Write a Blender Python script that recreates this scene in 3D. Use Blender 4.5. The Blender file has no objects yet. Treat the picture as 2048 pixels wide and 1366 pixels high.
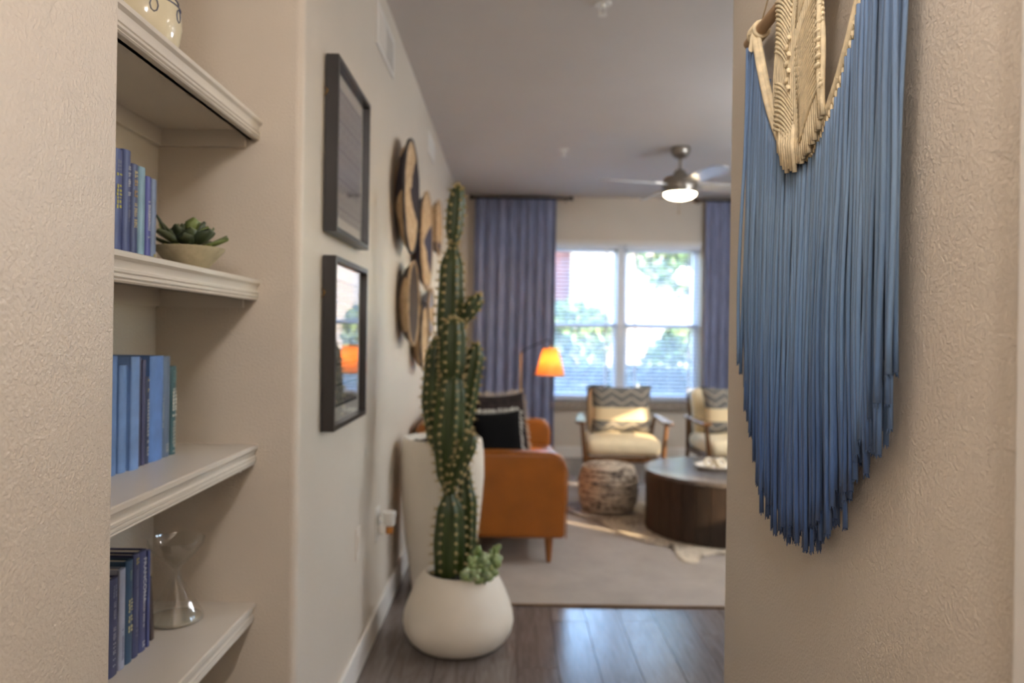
import bpy, bmesh, math, random
from mathutils import Vector, Matrix
random.seed(7)
R = math.radians
sc = bpy.context.scene
COL = sc.collection
H = 1.29                      # eye height

# ---------------------------------------------------------------- camera
cam_d = bpy.data.cameras.new('camera'); cam = bpy.data.objects.new('camera', cam_d); COL.objects.link(cam)
cam_d.sensor_width = 36; cam_d.lens = 1500 / 2048 * 36
cam_d.shift_x = 4 / 2048; cam_d.shift_y = -15 / 2048
cam_d.clip_start = .02; cam_d.clip_end = 300
cam_d.dof.use_dof = True; cam_d.dof.focus_distance = 1.12; cam_d.dof.aperture_fstop = 3.0
cam.matrix_world = Matrix.Translation((0, 0, H)) @ Matrix.Rotation(R(90), 4, 'X') @ Matrix.Rotation(R(.82), 4, 'Z')
sc.camera = cam
# ---------------------------------------------------------------- world, sun, exposure
wd = bpy.data.worlds.new('sky'); sc.world = wd; wd.use_nodes = True
wn = wd.node_tree; bg = wn.nodes['Background']
sky = wn.nodes.new('ShaderNodeTexSky'); sky.sky_type = 'NISHITA'; sky.sun_disc = False
sky.sun_elevation = R(17.4); sky.sun_rotation = R(129); sky.air_density = 1.0; sky.dust_density = .6; sky.ozone_density = 2.0
wn.links.new(sky.outputs[0], bg.inputs[0]); bg.inputs[1].default_value = 1.9
sun_d = bpy.data.lights.new('sun', 'SUN'); sun_d.energy = 6.0; sun_d.color = (1, .78, .50); sun_d.angle = R(.6)
sun = bpy.data.objects.new('sun', sun_d); COL.objects.link(sun)
SUN_DIR = Vector((-1, .8, -.4)).normalized()
sun.rotation_euler = SUN_DIR.to_track_quat('-Z', 'Y').to_euler(); sun.location = (12, -8, 8)
sc.view_settings.view_transform = 'Standard'; sc.view_settings.look = 'None'
sc.view_settings.gamma = 1; sc.view_settings.use_curve_mapping = False
sc.view_settings.exposure = 1.5
HALL_LAMP, FAN_LAMP, CAN_FILL, FLOOR_LAMP = 18.5, 12.0, 40.0, 28.0

# ---------------------------------------------------------------- materials
def lin(c):
    return tuple(((v / 255) / 12.92 if v / 255 <= .04045 else ((v / 255 + .055) / 1.055) ** 2.4) for v in c) + (1,)
MATS = {}
class NT:
    def __init__(s, name):
        s.m = bpy.data.materials.new(name); s.m.use_nodes = True; s.t = s.m.node_tree; s.p = s.t.nodes['Principled BSDF']
    def n(s, typ, **k):
        nd = s.t.nodes.new(typ)
        for a, b in k.items(): setattr(nd, a, b)
        return nd
    def l(s, a, b): s.t.links.new(a, b)
    def coord(s, kind='Object', scale=(1, 1, 1)):
        tc = s.n('ShaderNodeTexCoord'); mp = s.n('ShaderNodeMapping'); mp.inputs['Scale'].default_value = scale
        s.l(tc.outputs[kind], mp.inputs[0]); return mp.outputs[0]
    def noise(s, vec, scale, detail=3, rough=.5, dist=0):
        nd = s.n('ShaderNodeTexNoise'); nd.inputs['Scale'].default_value = scale; nd.inputs['Detail'].default_value = detail
        nd.inputs['Roughness'].default_value = rough; nd.inputs['Distortion'].default_value = dist; s.l(vec, nd.inputs['Vector']); return nd.outputs['Fac']
    def ramp(s, fac, stops, interp='LINEAR'):
        r = s.n('ShaderNodeValToRGB'); r.color_ramp.interpolation = interp; e = r.color_ramp.elements
        while len(e) < len(stops): e.new(.5)
        for el, (p, c) in zip(e, stops): el.position = p; el.color = lin(c)
        s.l(fac, r.inputs[0]); return r.outputs[0]
    def mix(s, fac, a, b, blend='MIX'):
        m = s.n('ShaderNodeMix', data_type='RGBA', blend_type=blend)
        for sock, v in ((m.inputs[0], fac), (m.inputs[6], a), (m.inputs[7], b)):
            if hasattr(v, 'is_output'): s.l(v, sock)
            else: sock.default_value = v
        return m.outputs[2]
    def math(s, op, a, b=0.0, c=0.0):
        m = s.n('ShaderNodeMath', operation=op)
        for i, v in enumerate((a, b, c)):
            if hasattr(v, 'is_output'): s.l(v, m.inputs[i])
            else: m.inputs[i].default_value = v
        return m.outputs[0]
    def bump(s, fac, dist, strength=1.0):
        b = s.n('ShaderNodeBump'); b.inputs['Distance'].default_value = dist; b.inputs['Strength'].default_value = strength
        s.l(fac, b.inputs['Height']); s.l(b.outputs[0], s.p.inputs['Normal'])
    def base(s, v):
        if hasattr(v, 'is_output'): s.l(v, s.p.inputs['Base Color'])
        else: s.p.inputs['Base Color'].default_value = v
def simple(name, col, rough=.6, metal=0, var=.12, vscale=9, bump=0, bscale=60, stretch=(1, 1, 1), spec=.5, **kw):
    t = NT(name); v = t.coord('Object', stretch); f = t.noise(v, vscale)
    a = tuple(max(0, c * (1 - var)) for c in col); b = tuple(min(255, c * (1 + var)) for c in col)
    t.base(t.ramp(f, [(.3, a), (.7, b)])); t.p.inputs['Roughness'].default_value = rough; t.p.inputs['Metallic'].default_value = metal
    t.p.inputs['Specular IOR Level'].default_value = spec
    if bump: t.bump(t.noise(v, bscale, 3), bump)
    for k, val in kw.items(): t.p.inputs[k].default_value = val
    MATS[name] = t.m; return t.m
WALLC = (206, 194, 178)
def wall_mat(name, col, rough):
    t = NT(name); v = t.coord('Object')
    t.base(t.ramp(t.noise(v, 1.5), [(.3, tuple(c * .985 for c in col)), (.7, tuple(min(255, c * 1.015) for c in col))]))
    t.p.inputs['Roughness'].default_value = rough
    f = t.noise(v, 210, 2, .45, .25); f2 = t.noise(v, 90, 2, .5)
    t.bump(t.math('ADD', t.ramp(f, [(.38, (0, 0, 0)), (.66, (255, 255, 255))]), t.math('MULTIPLY', f2, .6)), .0008, .6)
    MATS[name] = t.m; return t.m
M_wall = wall_mat('wall_paint', WALLC, .42)
M_ceil = simple('ceiling_paint', (206, 199, 194), .8, var=.01, vscale=2, bump=.0006, bscale=120)
M_trim = simple('trim_paint', (222, 216, 208), .35, var=.01, vscale=3)
M_shelf = simple('shelf_paint', (210, 200, 186), .32, var=.012, vscale=4, bump=.0002, bscale=40)
def floor_mat():
    t = NT('floor_plank'); oi = t.n('ShaderNodeObjectInfo')
    tc = t.n('ShaderNodeTexCoord'); ad = t.n('ShaderNodeVectorMath', operation='ADD'); t.l(tc.outputs['Object'], ad.inputs[0])
    sv = t.n('ShaderNodeVectorMath', operation='SCALE'); sv.inputs[0].default_value = (3.1, 5.7, 1.3); t.l(oi.outputs['Random'], sv.inputs['Scale']); t.l(sv.outputs[0], ad.inputs[1])
    mp = t.n('ShaderNodeMapping'); mp.inputs['Scale'].default_value = (16, 1.6, 1); t.l(ad.outputs[0], mp.inputs[0])
    g = t.noise(mp.outputs[0], 2.2, 5, .6, 1.2)
    a = t.ramp(g, [(.25, (92, 82, 76)), (.5, (110, 100, 94)), (.75, (126, 116, 110))])
    w = t.n('ShaderNodeMapRange'); w.inputs[3].default_value = .82; w.inputs[4].default_value = 1.14; t.l(oi.outputs['Random'], w.inputs[0])
    cm = t.n('ShaderNodeCombineColor');
    for i in range(3): t.l(w.outputs[0], cm.inputs[i])
    t.base(t.mix(1.0, a, cm.outputs[0], 'MULTIPLY'))
    t.l(t.math('MULTIPLY_ADD', t.noise(mp.outputs[0], 4, 3), .14, .16), t.p.inputs['Roughness'])
    t.bump(g, .0006, .5); return t.m
M_floor = floor_mat()
M_slab = simple('floor_slab', (60, 50, 42), .8)
def wood(name, c0, c1, rough=.4, scale=(14, 14, 1.4), rnd=.0):
    t = NT(name); v = t.coord('Object', scale); g = t.noise(v, 3, 5, .6, .8); c = t.ramp(g, [(.28, c0), (.72, c1)])
    if rnd:
        oi = t.n('ShaderNodeObjectInfo'); w = t.n('ShaderNodeMapRange'); w.inputs[3].default_value = 1 - rnd; w.inputs[4].default_value = 1 + rnd; t.l(oi.outputs['Random'], w.inputs[0])
        cm = t.n('ShaderNodeCombineColor')
        for i in range(3): t.l(w.outputs[0], cm.inputs[i])
        c = t.mix(1.0, c, cm.outputs[0], 'MULTIPLY')
    t.base(c); t.p.inputs['Roughness'].default_value = rough; t.bump(g, .0008, .4); return t.m
M_walnut = wood('walnut', (86, 58, 36), (114, 80, 50), .2)
M_leg = wood('sofa_leg_wood', (120, 70, 26), (150, 92, 40), .35)
M_dowel = wood('dowel_wood', (150, 118, 86), (178, 146, 110), .6, (30, 3, 30))
M_stave = wood('dark_reclaimed_wood', (38, 26, 17), (66, 46, 31), .6, (20, 20, 1.6), .4)
M_ttop = wood('weathered_top_wood', (70, 64, 62), (116, 108, 104), .24, (3, 22, 22), .2)
M_leather = simple('tan_leather', (150, 84, 18), .34, var=.06, vscale=7, bump=.0004, bscale=220)
M_black_fab = simple('black_fabric', (9, 8, 8), .9, spec=.1, var=.3, vscale=40, bump=.001, bscale=160)
M_dkbrown_fab = simple('dark_brown_fabric', (40, 32, 30), .9, spec=.15, var=.35, vscale=26, bump=.0012, bscale=120)
M_fringe = simple('pale_fringe', (200, 196, 186), .9, var=.08)
M_cream_fab = simple('cream_upholstery', (226, 208, 172), .85, var=.03, vscale=12, bump=.0005, bscale=260)
M_white_cer = simple('white_ceramic', (214, 203, 186), .55, var=.025, vscale=4, bump=.0003, bscale=90)
M_soil = simple('potting_soil', (38, 30, 24), .95, var=.4, vscale=60, bump=.004, bscale=70)
M_metal_n = simple('brushed_nickel', (150, 142, 132), .32, metal=.9, var=.04)
M_blade = simple('fan_blade_silver', (188, 184, 178), .2, var=.03, vscale=5)
M_dkmetal = simple('dark_bronze', (42, 32, 28), .4, metal=.7, var=.08)
M_white_pl = simple('white_plastic', (228, 224, 216), .4, var=.01)
M_blk_frame = simple('charcoal_frame', (42, 37, 35), .33, var=.06, vscale=20, stretch=(1, 1, .2))
M_matb = simple('mat_board', (206, 198, 186), .85, var=.01)
M_curtain = simple('slate_blue_curtain', (132, 137, 165), .85, var=.10, vscale=10, stretch=(3, 3, .5), bump=.0012, bscale=60)
M_blind = simple('white_blind', (226, 230, 238), .45, var=.01)
M_wframe = simple('white_vinyl', (214, 218, 226), .4, var=.01)
M_stone = simple('sill_stone', (142, 130, 118), .3, var=.22, vscale=38, stretch=(1, .4, .4))
M_brass = simple('brass', (170, 130, 70), .35, metal=.8, var=.05)
def glass_mat(name, ior=1.45, tint=(1, 1, 1, 1), rough=0.0, f0=.045):
    t = NT(name); t.t.nodes.remove(t.p); out = [n for n in t.t.nodes if n.type == 'OUTPUT_MATERIAL'][0]
    tr = t.n('ShaderNodeBsdfTransparent'); tr.inputs[0].default_value = tint; gl = t.n('ShaderNodeBsdfGlossy'); gl.inputs['Roughness'].default_value = rough
    lw = t.n('ShaderNodeLayerWeight'); lw.inputs[0].default_value = .5; mx = t.n('ShaderNodeMixShader')
    t.l(t.math('MULTIPLY_ADD', t.math('POWER', lw.outputs['Facing'], 4.5), .85, f0), mx.inputs[0]); t.l(tr.outputs[0], mx.inputs[1]); t.l(gl.outputs[0], mx.inputs[2]); t.l(mx.outputs[0], out.inputs[0]); return t.m
M_pane = glass_mat('window_pane'); M_vglass = glass_mat('clear_glass', 1.5, (.985, .985, .975, 1), .03, .10); M_pglass = glass_mat('picture_glass', 1.5)
def emit(name, col, strength, base=(240, 230, 210)):
    t = NT(name); t.base(lin(base)); t.p.inputs['Emission Color'].default_value = col; t.p.inputs['Emission Strength'].default_value = strength; return t.m

# ---------------------------------------------------------------- mesh builder
class MB:
    def __init__(s): s.v = []; s.f = []
    def add(s, vs, fs):
        o = len(s.v); s.v += [tuple(p) for p in vs]; s.f += [tuple(i + o for i in f) for f in fs]; return s
    def box(s, x0, x1, y0, y1, z0, z1, mx=None):
        vs = [Vector(p) for p in ((x0,y0,z0),(x1,y0,z0),(x1,y1,z0),(x0,y1,z0),(x0,y0,z1),(x1,y0,z1),(x1,y1,z1),(x0,y1,z1))]
        if mx: vs = [mx @ p for p in vs]
        return s.add(vs, [(0,3,2,1),(4,5,6,7),(0,1,5,4),(1,2,6,5),(2,3,7,6),(3,0,4,7)])
    def tube(s, pts, rad, n=8, cap=True):
        pts = [Vector(p) for p in pts]; k = len(pts); rad = rad if isinstance(rad, (list, tuple)) else [rad] * k
        vs = []; t0 = (pts[1] - pts[0]).normalized(); up = Vector((0, 0, 1)) if abs(t0.z) < .9 else Vector((1, 0, 0)); a = t0.cross(up).normalized()
        for i in range(k):
            t = (pts[min(i + 1, k - 1)] - pts[max(i - 1, 0)]).normalized(); a = (a - t * a.dot(t)).normalized(); b = t.cross(a)
            for j in range(n): an = 2 * math.pi * j / n; vs.append(pts[i] + (a * math.cos(an) + b * math.sin(an)) * rad[i])
        fs = [(i*n+j, i*n+(j+1)%n, (i+1)*n+(j+1)%n, (i+1)*n+j) for i in range(k-1) for j in range(n)]
        if cap: fs += [tuple(range(n))[::-1], tuple((k-1)*n+j for j in range(n))]
        return s.add(vs, fs)
    def ring(s, c, rad, r, n=48, m=8, axis='Z', bumpn=0, bumpa=0, ph=0):
        vs = []
        for i in range(n):
            a = 2 * math.pi * i / n; rr = r * (1 + bumpa * math.cos(bumpn * a + ph))
            for j in range(m):
                b = 2 * math.pi * j / m; q = rad + rr * math.cos(b); w = rr * math.sin(b)
                p = (q*math.cos(a), q*math.sin(a), w) if axis == 'Z' else (w, q*math.cos(a), q*math.sin(a))
                vs.append((c[0]+p[0], c[1]+p[1], c[2]+p[2]))
        return s.add(vs, [(i*m+j, ((i+1)%n)*m+j, ((i+1)%n)*m+(j+1)%m, i*m+(j+1)%m) for i in range(n) for j in range(m)])
    def lathe(s, c, prof, n=48, axis='Z', flute=0, fa=0):
        vs = []; k = len(prof)
        for (r, z) in prof:
            for i in range(n):
                a = 2 * math.pi * i / n; q = r * (1 + (fa * (abs(math.cos(flute * a / 2)) - .6) if flute else 0))
                vs.append((c[0]+q*math.cos(a), c[1]+q*math.sin(a), c[2]+z) if axis == 'Z' else (c[0]+z, c[1]+q*math.cos(a), c[2]+q*math.sin(a)))
        fs = [(i*n+j, i*n+(j+1)%n, (i+1)*n+(j+1)%n, (i+1)*n+j) for i in range(k-1) for j in range(n)]
        fs += [tuple(range(n))[::-1], tuple((k-1)*n+j for j in range(n))]
        return s.add(vs, fs)
    def extrude(s, poly, axis, a0, a1):
        """poly: 2-D points; axis 'Y' -> (x,z), 'X' -> (y,z), 'Z' -> (x,y)"""
        def P(p, a): return (p[0], a, p[1]) if axis == 'Y' else ((a, p[0], p[1]) if axis == 'X' else (p[0], p[1], a))
        n = len(poly); vs = [P(p, a0) for p in poly] + [P(p, a1) for p in poly]
        return s.add(vs, [tuple(range(n)), tuple(range(n, 2*n))[::-1]] + [(i, i+n, (i+1)%n+n, (i+1)%n) for i in range(n)])
    def rbox(s, c, sz, r, n=6, puff=0, mx=None):
        sx, sy, sz_ = sz[0]/2, sz[1]/2, sz[2]/2; r = min(r, sx*.999, sy*.999, sz_*.999)
        def ax(S): 
            e = [-S + r*(1-math.cos(math.pi/2*i/3)) for i in range(3)]; m = [-S+r + (2*S-2*r)*i/n for i in range(n+1)]; return e + m + [-x for x in e[::-1]]
        A = [ax(sx), ax(sy), ax(sz_)]; S = (sx, sy, sz_)
        for d in range(3):
            u, w = (d+1)%3, (d+2)%3
            for sg in (-1, 1):
                vs = []; nu, nw = len(A[u]), len(A[w])
                for a in A[u]:
                    for b in A[w]:
                        p = [0, 0, 0]; p[d] = sg*S[d]; p[u] = a; p[w] = b
                        q = [max(-(S[i]-r), min(S[i]-r, p[i])) for i in range(3)]; dv = Vector([p[i]-q[i] for i in range(3)])
                        dv = dv.normalized()*r if dv.length > 1e-9 else dv
                        o = Vector(q) + dv
                        if puff: o.z += (1 if o.z > 0 else 0) * puff * (1-(o.x/sx)**2) * (1-(o.y/sy)**2)
                        o = (mx @ o) if mx else o
                        vs.append((o.x+c[0], o.y+c[1], o.z+c[2]))
                fs = [(i*nw+j, (i+1)*nw+j, (i+1)*nw+j+1, i*nw+j+1) for i in range(nu-1) for j in range(nw-1)]
                s.add(vs, fs if sg > 0 else [f[::-1] for f in fs])
        return s
    def ball(s, c, r, n=8, m=5, mx=None):
        rx, ry, rz = r if isinstance(r, tuple) else (r, r, r); vs = []
        for i in range(m+1):
            t = math.pi*i/m
            for j in range(n):
                a = 2*math.pi*j/n; p = Vector((rx*math.sin(t)*math.cos(a), ry*math.sin(t)*math.sin(a), rz*math.cos(t)))
                if mx: p = mx @ p
                vs.append((p.x+c[0], p.y+c[1], p.z+c[2]))
        return s.add(vs, [(i*n+j, (i+1)*n+j, (i+1)*n+(j+1)%n, i*n+(j+1)%n) for i in range(m) for j in range(n)])
    def pillow(s, w, h, t, mx, n=14, pinch=.09):
        for sg in (1, -1):
            vs = []
            for i in range(n+1):
                for j in range(n+1):
                    u = -1+2*i/n; v = -1+2*j/n
                    x = w/2*u*(1-pinch*(1-v*v)); y = h/2*v*(1-pinch*(1-u*u)); z = sg*t/2*(max(0, (1-u**4))*max(0, (1-v**4)))**.55
                    vs.append(mx @ Vector((x, y, z)))
            fs = [(i*(n+1)+j, (i+1)*(n+1)+j, (i+1)*(n+1)+j+1, i*(n+1)+j+1) for i in range(n) for j in range(n)]
            s.add(vs, fs if sg > 0 else [f[::-1] for f in fs])
        return s
    def mesh(s, name, smooth=False, org=(0, 0, 0), merge=False):
        me = bpy.data.meshes.new(name); me.from_pydata([(v[0]-org[0], v[1]-org[1], v[2]-org[2]) for v in s.v], [], s.f)
        bm = bmesh.new(); bm.from_mesh(me)
        if merge: bmesh.ops.remove_doubles(bm, verts=bm.verts, dist=1e-5)
        bmesh.ops.recalc_face_normals(bm, faces=bm.faces)
        for f in bm.faces: f.smooth = bool(smooth)
        if smooth is not False and smooth is not True:
            for e in bm.edges: e.smooth = e.is_manifold and e.calc_face_angle(0) < R(smooth)
        bm.to_mesh(me); bm.free(); return me
    def build(s, name, mat, parent=None, smooth=False, merge=False, bevel=0, seg=2):
        org = tuple(parent['_o']) if parent and '_o' in parent else (0, 0, 0)
        if parent and '_o' not in parent and parent.parent: org = tuple(parent.parent['_o']) if '_o' in parent.parent else (0, 0, 0)
        me = s.mesh(name, smooth, org, merge); me.materials.append(mat)
        o = bpy.data.objects.new(name, me); COL.objects.link(o)
        if parent: o.parent = parent
        if bevel:
            m = o.modifiers.new('bevel', 'BEVEL'); m.width = bevel; m.segments = seg; m.limit_method = 'ANGLE'; m.angle_limit = R(40); m.harden_normals = False
        return o
def tag(o, label=None, cat=None, group=None, kind=None):
    for k, v in (('label', label), ('category', cat), ('group', group), ('kind', kind)):
        if v: o[k] = v
    return o
def thing(name, loc, label, cat, group=None):
    o = bpy.data.objects.new(name, None); o.empty_display_size = .05; COL.objects.link(o); o.location = loc; o['_o'] = loc
    return tag(o, label, cat, group)
def box(name, b, mat, parent=None, bevel=0): return MB().box(*b).build(name, mat, parent, bevel=bevel)
def struct(o): o['kind'] = 'structure'; return o
def dup(o, parent, loc=None, rot=None):
    c = o.copy(); COL.objects.link(c); c.parent = parent
    if loc is not None: c.location = loc
    if rot is not None: c.rotation_euler = rot
    return c

# ================================================================ the room
XL, XR, YF, ZC = -.56, .5, 7.9, 2.74      # left wall, hall right wall, far wall, ceiling
RX, YB = 4.3, 1.724                       # living room right wall, back wall
slab = struct(box('floor', (-1.1, 4.5, -1.75, 8.05, -.12, -.014), M_slab))
# planks
PW, PL = .159, 1.22; GAP = .0012
pm = MB().box(-PW/2+GAP, PW/2-GAP, -PL/2+GAP, PL/2-GAP, -.014, 0).mesh('plank'); pm.materials.append(M_floor)
first_x = .363 - PW/2 - 6*PW
offs = {}
for i in range(-0, 20):
    xc = first_x + i*PW
    if xc + PW/2 < XL - .02 or xc > 2.75: continue
    seq = {4: 2.19, 5: 2.90, 6: 3.38, 7: 2.62, 8: 3.385, 9: 2.75}
    y0 = seq.get(i, 2.2 + (i*.47) % 1.22)
    while y0 > 1.9: y0 -= PL
    y = y0
    while y < YF + .05:
        o = bpy.data.objects.new('plank', pm); COL.objects.link(o); o.parent = slab; o.location = (xc, y + PL/2, 0); y += PL
# rest of the floor beyond the boards one can tell apart
x_end = max(c.location.x for c in slab.children) + PW/2
MB().box(x_end, 4.4, YB-.1, YF+.1, -.014, -.0005).box(-1.05, .6, -1.7, 1.0, -.014, -.0005).build('plank_field', M_floor, slab)

# left wall with a niche for shelves
NX, NY0, NY1 = -.944, 1.063, 2.0
def wall_left():
    bm = bmesh.new()
    def bx(x0, x1, y0, y1, z0, z1):
        r = bmesh.ops.create_cube(bm, size=1)
        for v in r['verts']: v.co = Vector((x0+(v.co.x+.5)*(x1-x0), y0+(v.co.y+.5)*(y1-y0), z0+(v.co.z+.5)*(z1-z0)))
        return r['verts']
    near = bx(-1.1, XL, -1.75, NY0, 0, ZC); far = bx(-1.1, XL, NY1, 8.05, 0, ZC); bx(-1.1, NX, NY0-.02, NY1+.02, 0, ZC)
    def vert_edge(vs, x, y): return [e for e in bm.edges if all(abs(v.co.x-x) < 1e-4 and abs(v.co.y-y) < 1e-4 for v in e.verts)]
    bmesh.ops.bevel(bm, geom=vert_edge(near, XL, NY0), offset=.006, segments=3, affect='EDGES', profile=.5)
    e2 = vert_edge(far, XL, NY1); bmesh.ops.bevel(bm, geom=e2, offset=.02, segments=5, affect='EDGES', profile=.5)
    me = bpy.data.meshes.new('wall_left'); bm.to_mesh(me); bm.free(); me.materials.append(M_wall)
    o = bpy.data.objects.new('wall_left', me); COL.objects.link(o); return struct(o)
wl = wall_left()
# right hall wall, back wall, far wall, right wall, end wall
def wall_right():
    bm = bmesh.new(); r = bmesh.ops.create_cube(bm, size=1)
    x0, x1, y0, y1 = XR, XR+.13, -1.75, YB
    for v in r['verts']: v.co = Vector((x0+(v.co.x+.5)*(x1-x0), y0+(v.co.y+.5)*(y1-y0), (v.co.z+.5)*ZC))
    e = [e for e in bm.edges if all(abs(v.co.x-XR) < 1e-4 and abs(v.co.y-YB) < 1e-4 for v in e.verts)]
    bmesh.ops.bevel(bm, geom=e, offset=.012, segments=4, affect='EDGES', profile=.5)
    me = bpy.data.meshes.new('wall_right'); bm.to_mesh(me); bm.free(); me.materials.append(M_wall)
    o = bpy.data.objects.new('wall_right', me); COL.objects.link(o); return struct(o)
wall_right()
struct(box('wall_back', (XR+.13, RX+.13, YB-.13, YB, 0, ZC), M_wall))
struct(box('wall_near', (-1.1, XR+.13, -1.9, -1.75, 0, ZC), M_wall))
WX0, WX1, WZ0, WZ1 = .325, 2.005, .60, 2.25       # far window opening
struct(MB().box(-.56, WX0, YF, YF+.15, 0, ZC).box(WX1, RX+.13, YF, YF+.15, 0, ZC).box(WX0, WX1, YF, YF+.15, 0, WZ0).box(WX0, WX1, YF, YF+.15, WZ1, ZC).build('wall_far', M_wall))
SW = [(1.86, 2.24, 1.36, 2.25), (3.26, 3.66, 1.36, 2.05)]   # side windows y0 y1 z0 z1
mb = MB(); ys = [YB-.13]
for (y0, y1, z0, z1) in SW:
    mb.box(RX, RX+.13, ys[-1], y0, 0, ZC).box(RX, RX+.13, y0, y1, 0, z0).box(RX, RX+.13, y0, y1, z1, ZC); ys.append(y1)
mb.box(RX, RX+.13, ys[-1], YF+.15, 0, ZC); struct(mb.build('wall_side', M_wall))
struct(box('ceiling', (-1.1, RX+.13, -1.9, YF+.15, ZC, ZC+.18), M_ceil))
# baseboards
def bb(name, x0, x1, y0, y1): 
    o = MB().box(x0, x1, y0, y1, 0, .118).build(name, M_trim, bevel=.005); return struct(o)
bb('baseboard_left', XL, XL+.015, NY1+.02, YF); bb('baseboard_far', XL+.015, RX, YF-.015, YF)
bb('baseboard_back', XR+.13, RX, YB, YB+.015); bb('baseboard_right', XR-.014, XR, .71, YB)
# door casing at the right edge
t1 = MB().box(XR-.02, XR, .60, .712, 0, 2.1).box(XR-.027, XR-.02, .60, .63, 0, 2.1).build('trim_1', M_trim, bevel=.004); struct(t1)

# far window
w = struct(bpy.data.objects.new('window_1', None)); COL.objects.link(w); w['_o'] = (0, 0, 0)
cx = (WX0+WX1)/2; FY0, FY1 = YF+.06, YF+.13
fr = MB().box(WX0, WX0+.035, FY0, FY1, WZ0, WZ1).box(WX1-.035, WX1, FY0, FY1, WZ0, WZ1).box(WX0, WX1, FY0, FY1, WZ1-.04, WZ1).box(WX0, WX1, FY0, FY1, WZ0, WZ0+.035).build('window_frame', M_wframe, w, bevel=.004)
box('mullion', (cx-.04, cx+.04, FY0-.035, FY1, WZ0, WZ1), M_wframe, w, .004)
for a, b in ((WX0+.035, cx-.04), (cx+.04, WX1-.035)):
    zm = 1.40
    up = MB().box(a, b, FY0+.03, FY1-.005, zm-.02, zm+.025).box(a, a+.03, FY0+.03, FY1-.005, zm, WZ1-.04).box(b-.03, b, FY0+.03, FY1-.005, zm, WZ1-.04).box(a, b, FY0+.03, FY1-.005, WZ1-.07, WZ1-.04).build('upper_sash', M_wframe, w)
    lo = MB().box(a, b, FY0, FY0+.03, zm-.025, zm+.02).box(a, a+.035, FY0, FY0+.03, WZ0+.03, zm).box(b-.035, b, FY0, FY0+.03, WZ0+.03, zm).box(a, b, FY0, FY0+.03, WZ0+.03, WZ0+.08).build('lower_sash', M_wframe, w)
    box('pane', (a+.03, b-.03, FY0+.045, FY0+.049, zm+.02, WZ1-.07), M_pane, up); box('pane', (a+.035, b-.035, FY0+.012, FY0+.016, WZ0+.08, zm-.02), M_pane, lo)
box('window_trim', (WX0-.02, WX1+.02, YF-.012, YF, WZ1, WZ1+.035), M_trim, w, .003)
box('window_sill', (WX0-.05, WX1+.05, YF-.07, YF+.06, WZ0-.085, WZ0), M_stone, w, .006)
# side windows (sun comes through these)
for i, (y0, y1, z0, z1) in enumerate(SW):
    s = struct(bpy.data.objects.new('window_%d' % (i+2), None)); COL.objects.link(s); s['_o'] = (0, 0, 0)
    MB().box(RX+.03, RX+.1, y0, y0+.04, z0, z1).box(RX+.03, RX+.1, y1-.04, y1, z0, z1).box(RX+.03, RX+.1, y0, y1, z0, z0+.04).box(RX+.03, RX+.1, y0, y1, z1-.04, z1).box(RX+.04, RX+.09, y0, y1, (z0+z1)/2-.02, (z0+z1)/2+.02).build('window_frame', M_wframe, s)
    box('pane', (RX+.062, RX+.066, y0+.04, y1-.04, z0+.04, z1-.04), M_pane, s)

# ---------------------------------------------------------------- shelves in the niche
prof = [(-.944, 0), (-.671, 0), (-.667, -.002), (-.667, -.011), (-.670, -.014), (-.673, -.017), (-.676, -.026), (-.676, -.030), (-.672, -.032), (-.672, -.037),
        (-.675, -.039), (-.672, -.041), (-.672, -.046), (-.676, -.049), (-.674, -.052), (-.677, -.055), (-.70, -.055), (-.70, -.03), (-.944, -.03)]
SH = [(1.851, 'white built-in shelf holding the cream vase, highest in the niche'), (1.425, 'white built-in shelf holding the small succulent bowl'),
      (.987, 'white built-in shelf holding the pale blue books'), (.565, 'white built-in shelf holding the hourglass vase, lowest in view')]
for z, lab in SH:
    t = thing('wall_shelf', (-.8, 1.53, z), lab, 'shelf', 'moulded shelves in the niche')
    zb = z
    MB().box(-.944, -.69, NY0, NY1, zb-.03, zb).build('board', M_shelf, t)
    edge = [(x, z+dz) for x, dz in [(-.69, 0)] + prof[1:17] + [(-.69, -.055)]]
    MB().extrude(edge, 'Y', NY0, NY1).build('moulding', M_shelf, t, smooth=25)
    MB().box(-.944, -.93, NY0, NY1, zb-.075, zb-.03).build('cleat', M_shelf, t)
    MB().box(-.93, -.71, NY1-.014, NY1, zb-.075, zb-.03).build('cleat', M_shelf, t)

# ---------------------------------------------------------------- books
def cover_mat(name, col, rough=.45): return simple(name, col, rough, var=.06, vscale=25)
_txt = {}
def text_mesh(s, size):
    cu = bpy.data.curves.new('lettering', 'FONT'); cu.body = s; cu.size = size; cu.align_x = 'LEFT'; cu.align_y = 'CENTER'; cu.extrude = .0002
    o = bpy.data.objects.new('tmp', cu); COL.objects.link(o); dg = bpy.context.evaluated_depsgraph_get()
    me = bpy.data.meshes.new_from_object(o.evaluated_get(dg)); bpy.data.objects.remove(o); bpy.data.curves.remove(cu); return me
TEXT_M = Matrix(((0, 0, 1, 0), (0, 1, 0, 0), (-1, 0, 0, 0), (0, 0, 0, 1)))     # x -> -z, y -> +y, normal +x
def marks(t, xs, yc, ztop, zbot, width, mat, rng, big=True):
    mb = MB(); z = ztop
    while z > zbot:
        hgt = rng.uniform(.004, .008) if big else rng.uniform(.002, .004)
        w = width*rng.uniform(.7, 1)
        if rng.random() < .85:
            mb.box(xs, xs+.0006, yc-w/2, yc-w/2+w*.3, z-hgt, z); mb.box(xs, xs+.0006, yc+w*.1, yc+w/2, z-hgt*rng.uniform(.4, 1), z)
        z -= hgt + (.0016 if big else .001)
    return mb.build('lettering', mat, t)
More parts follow.
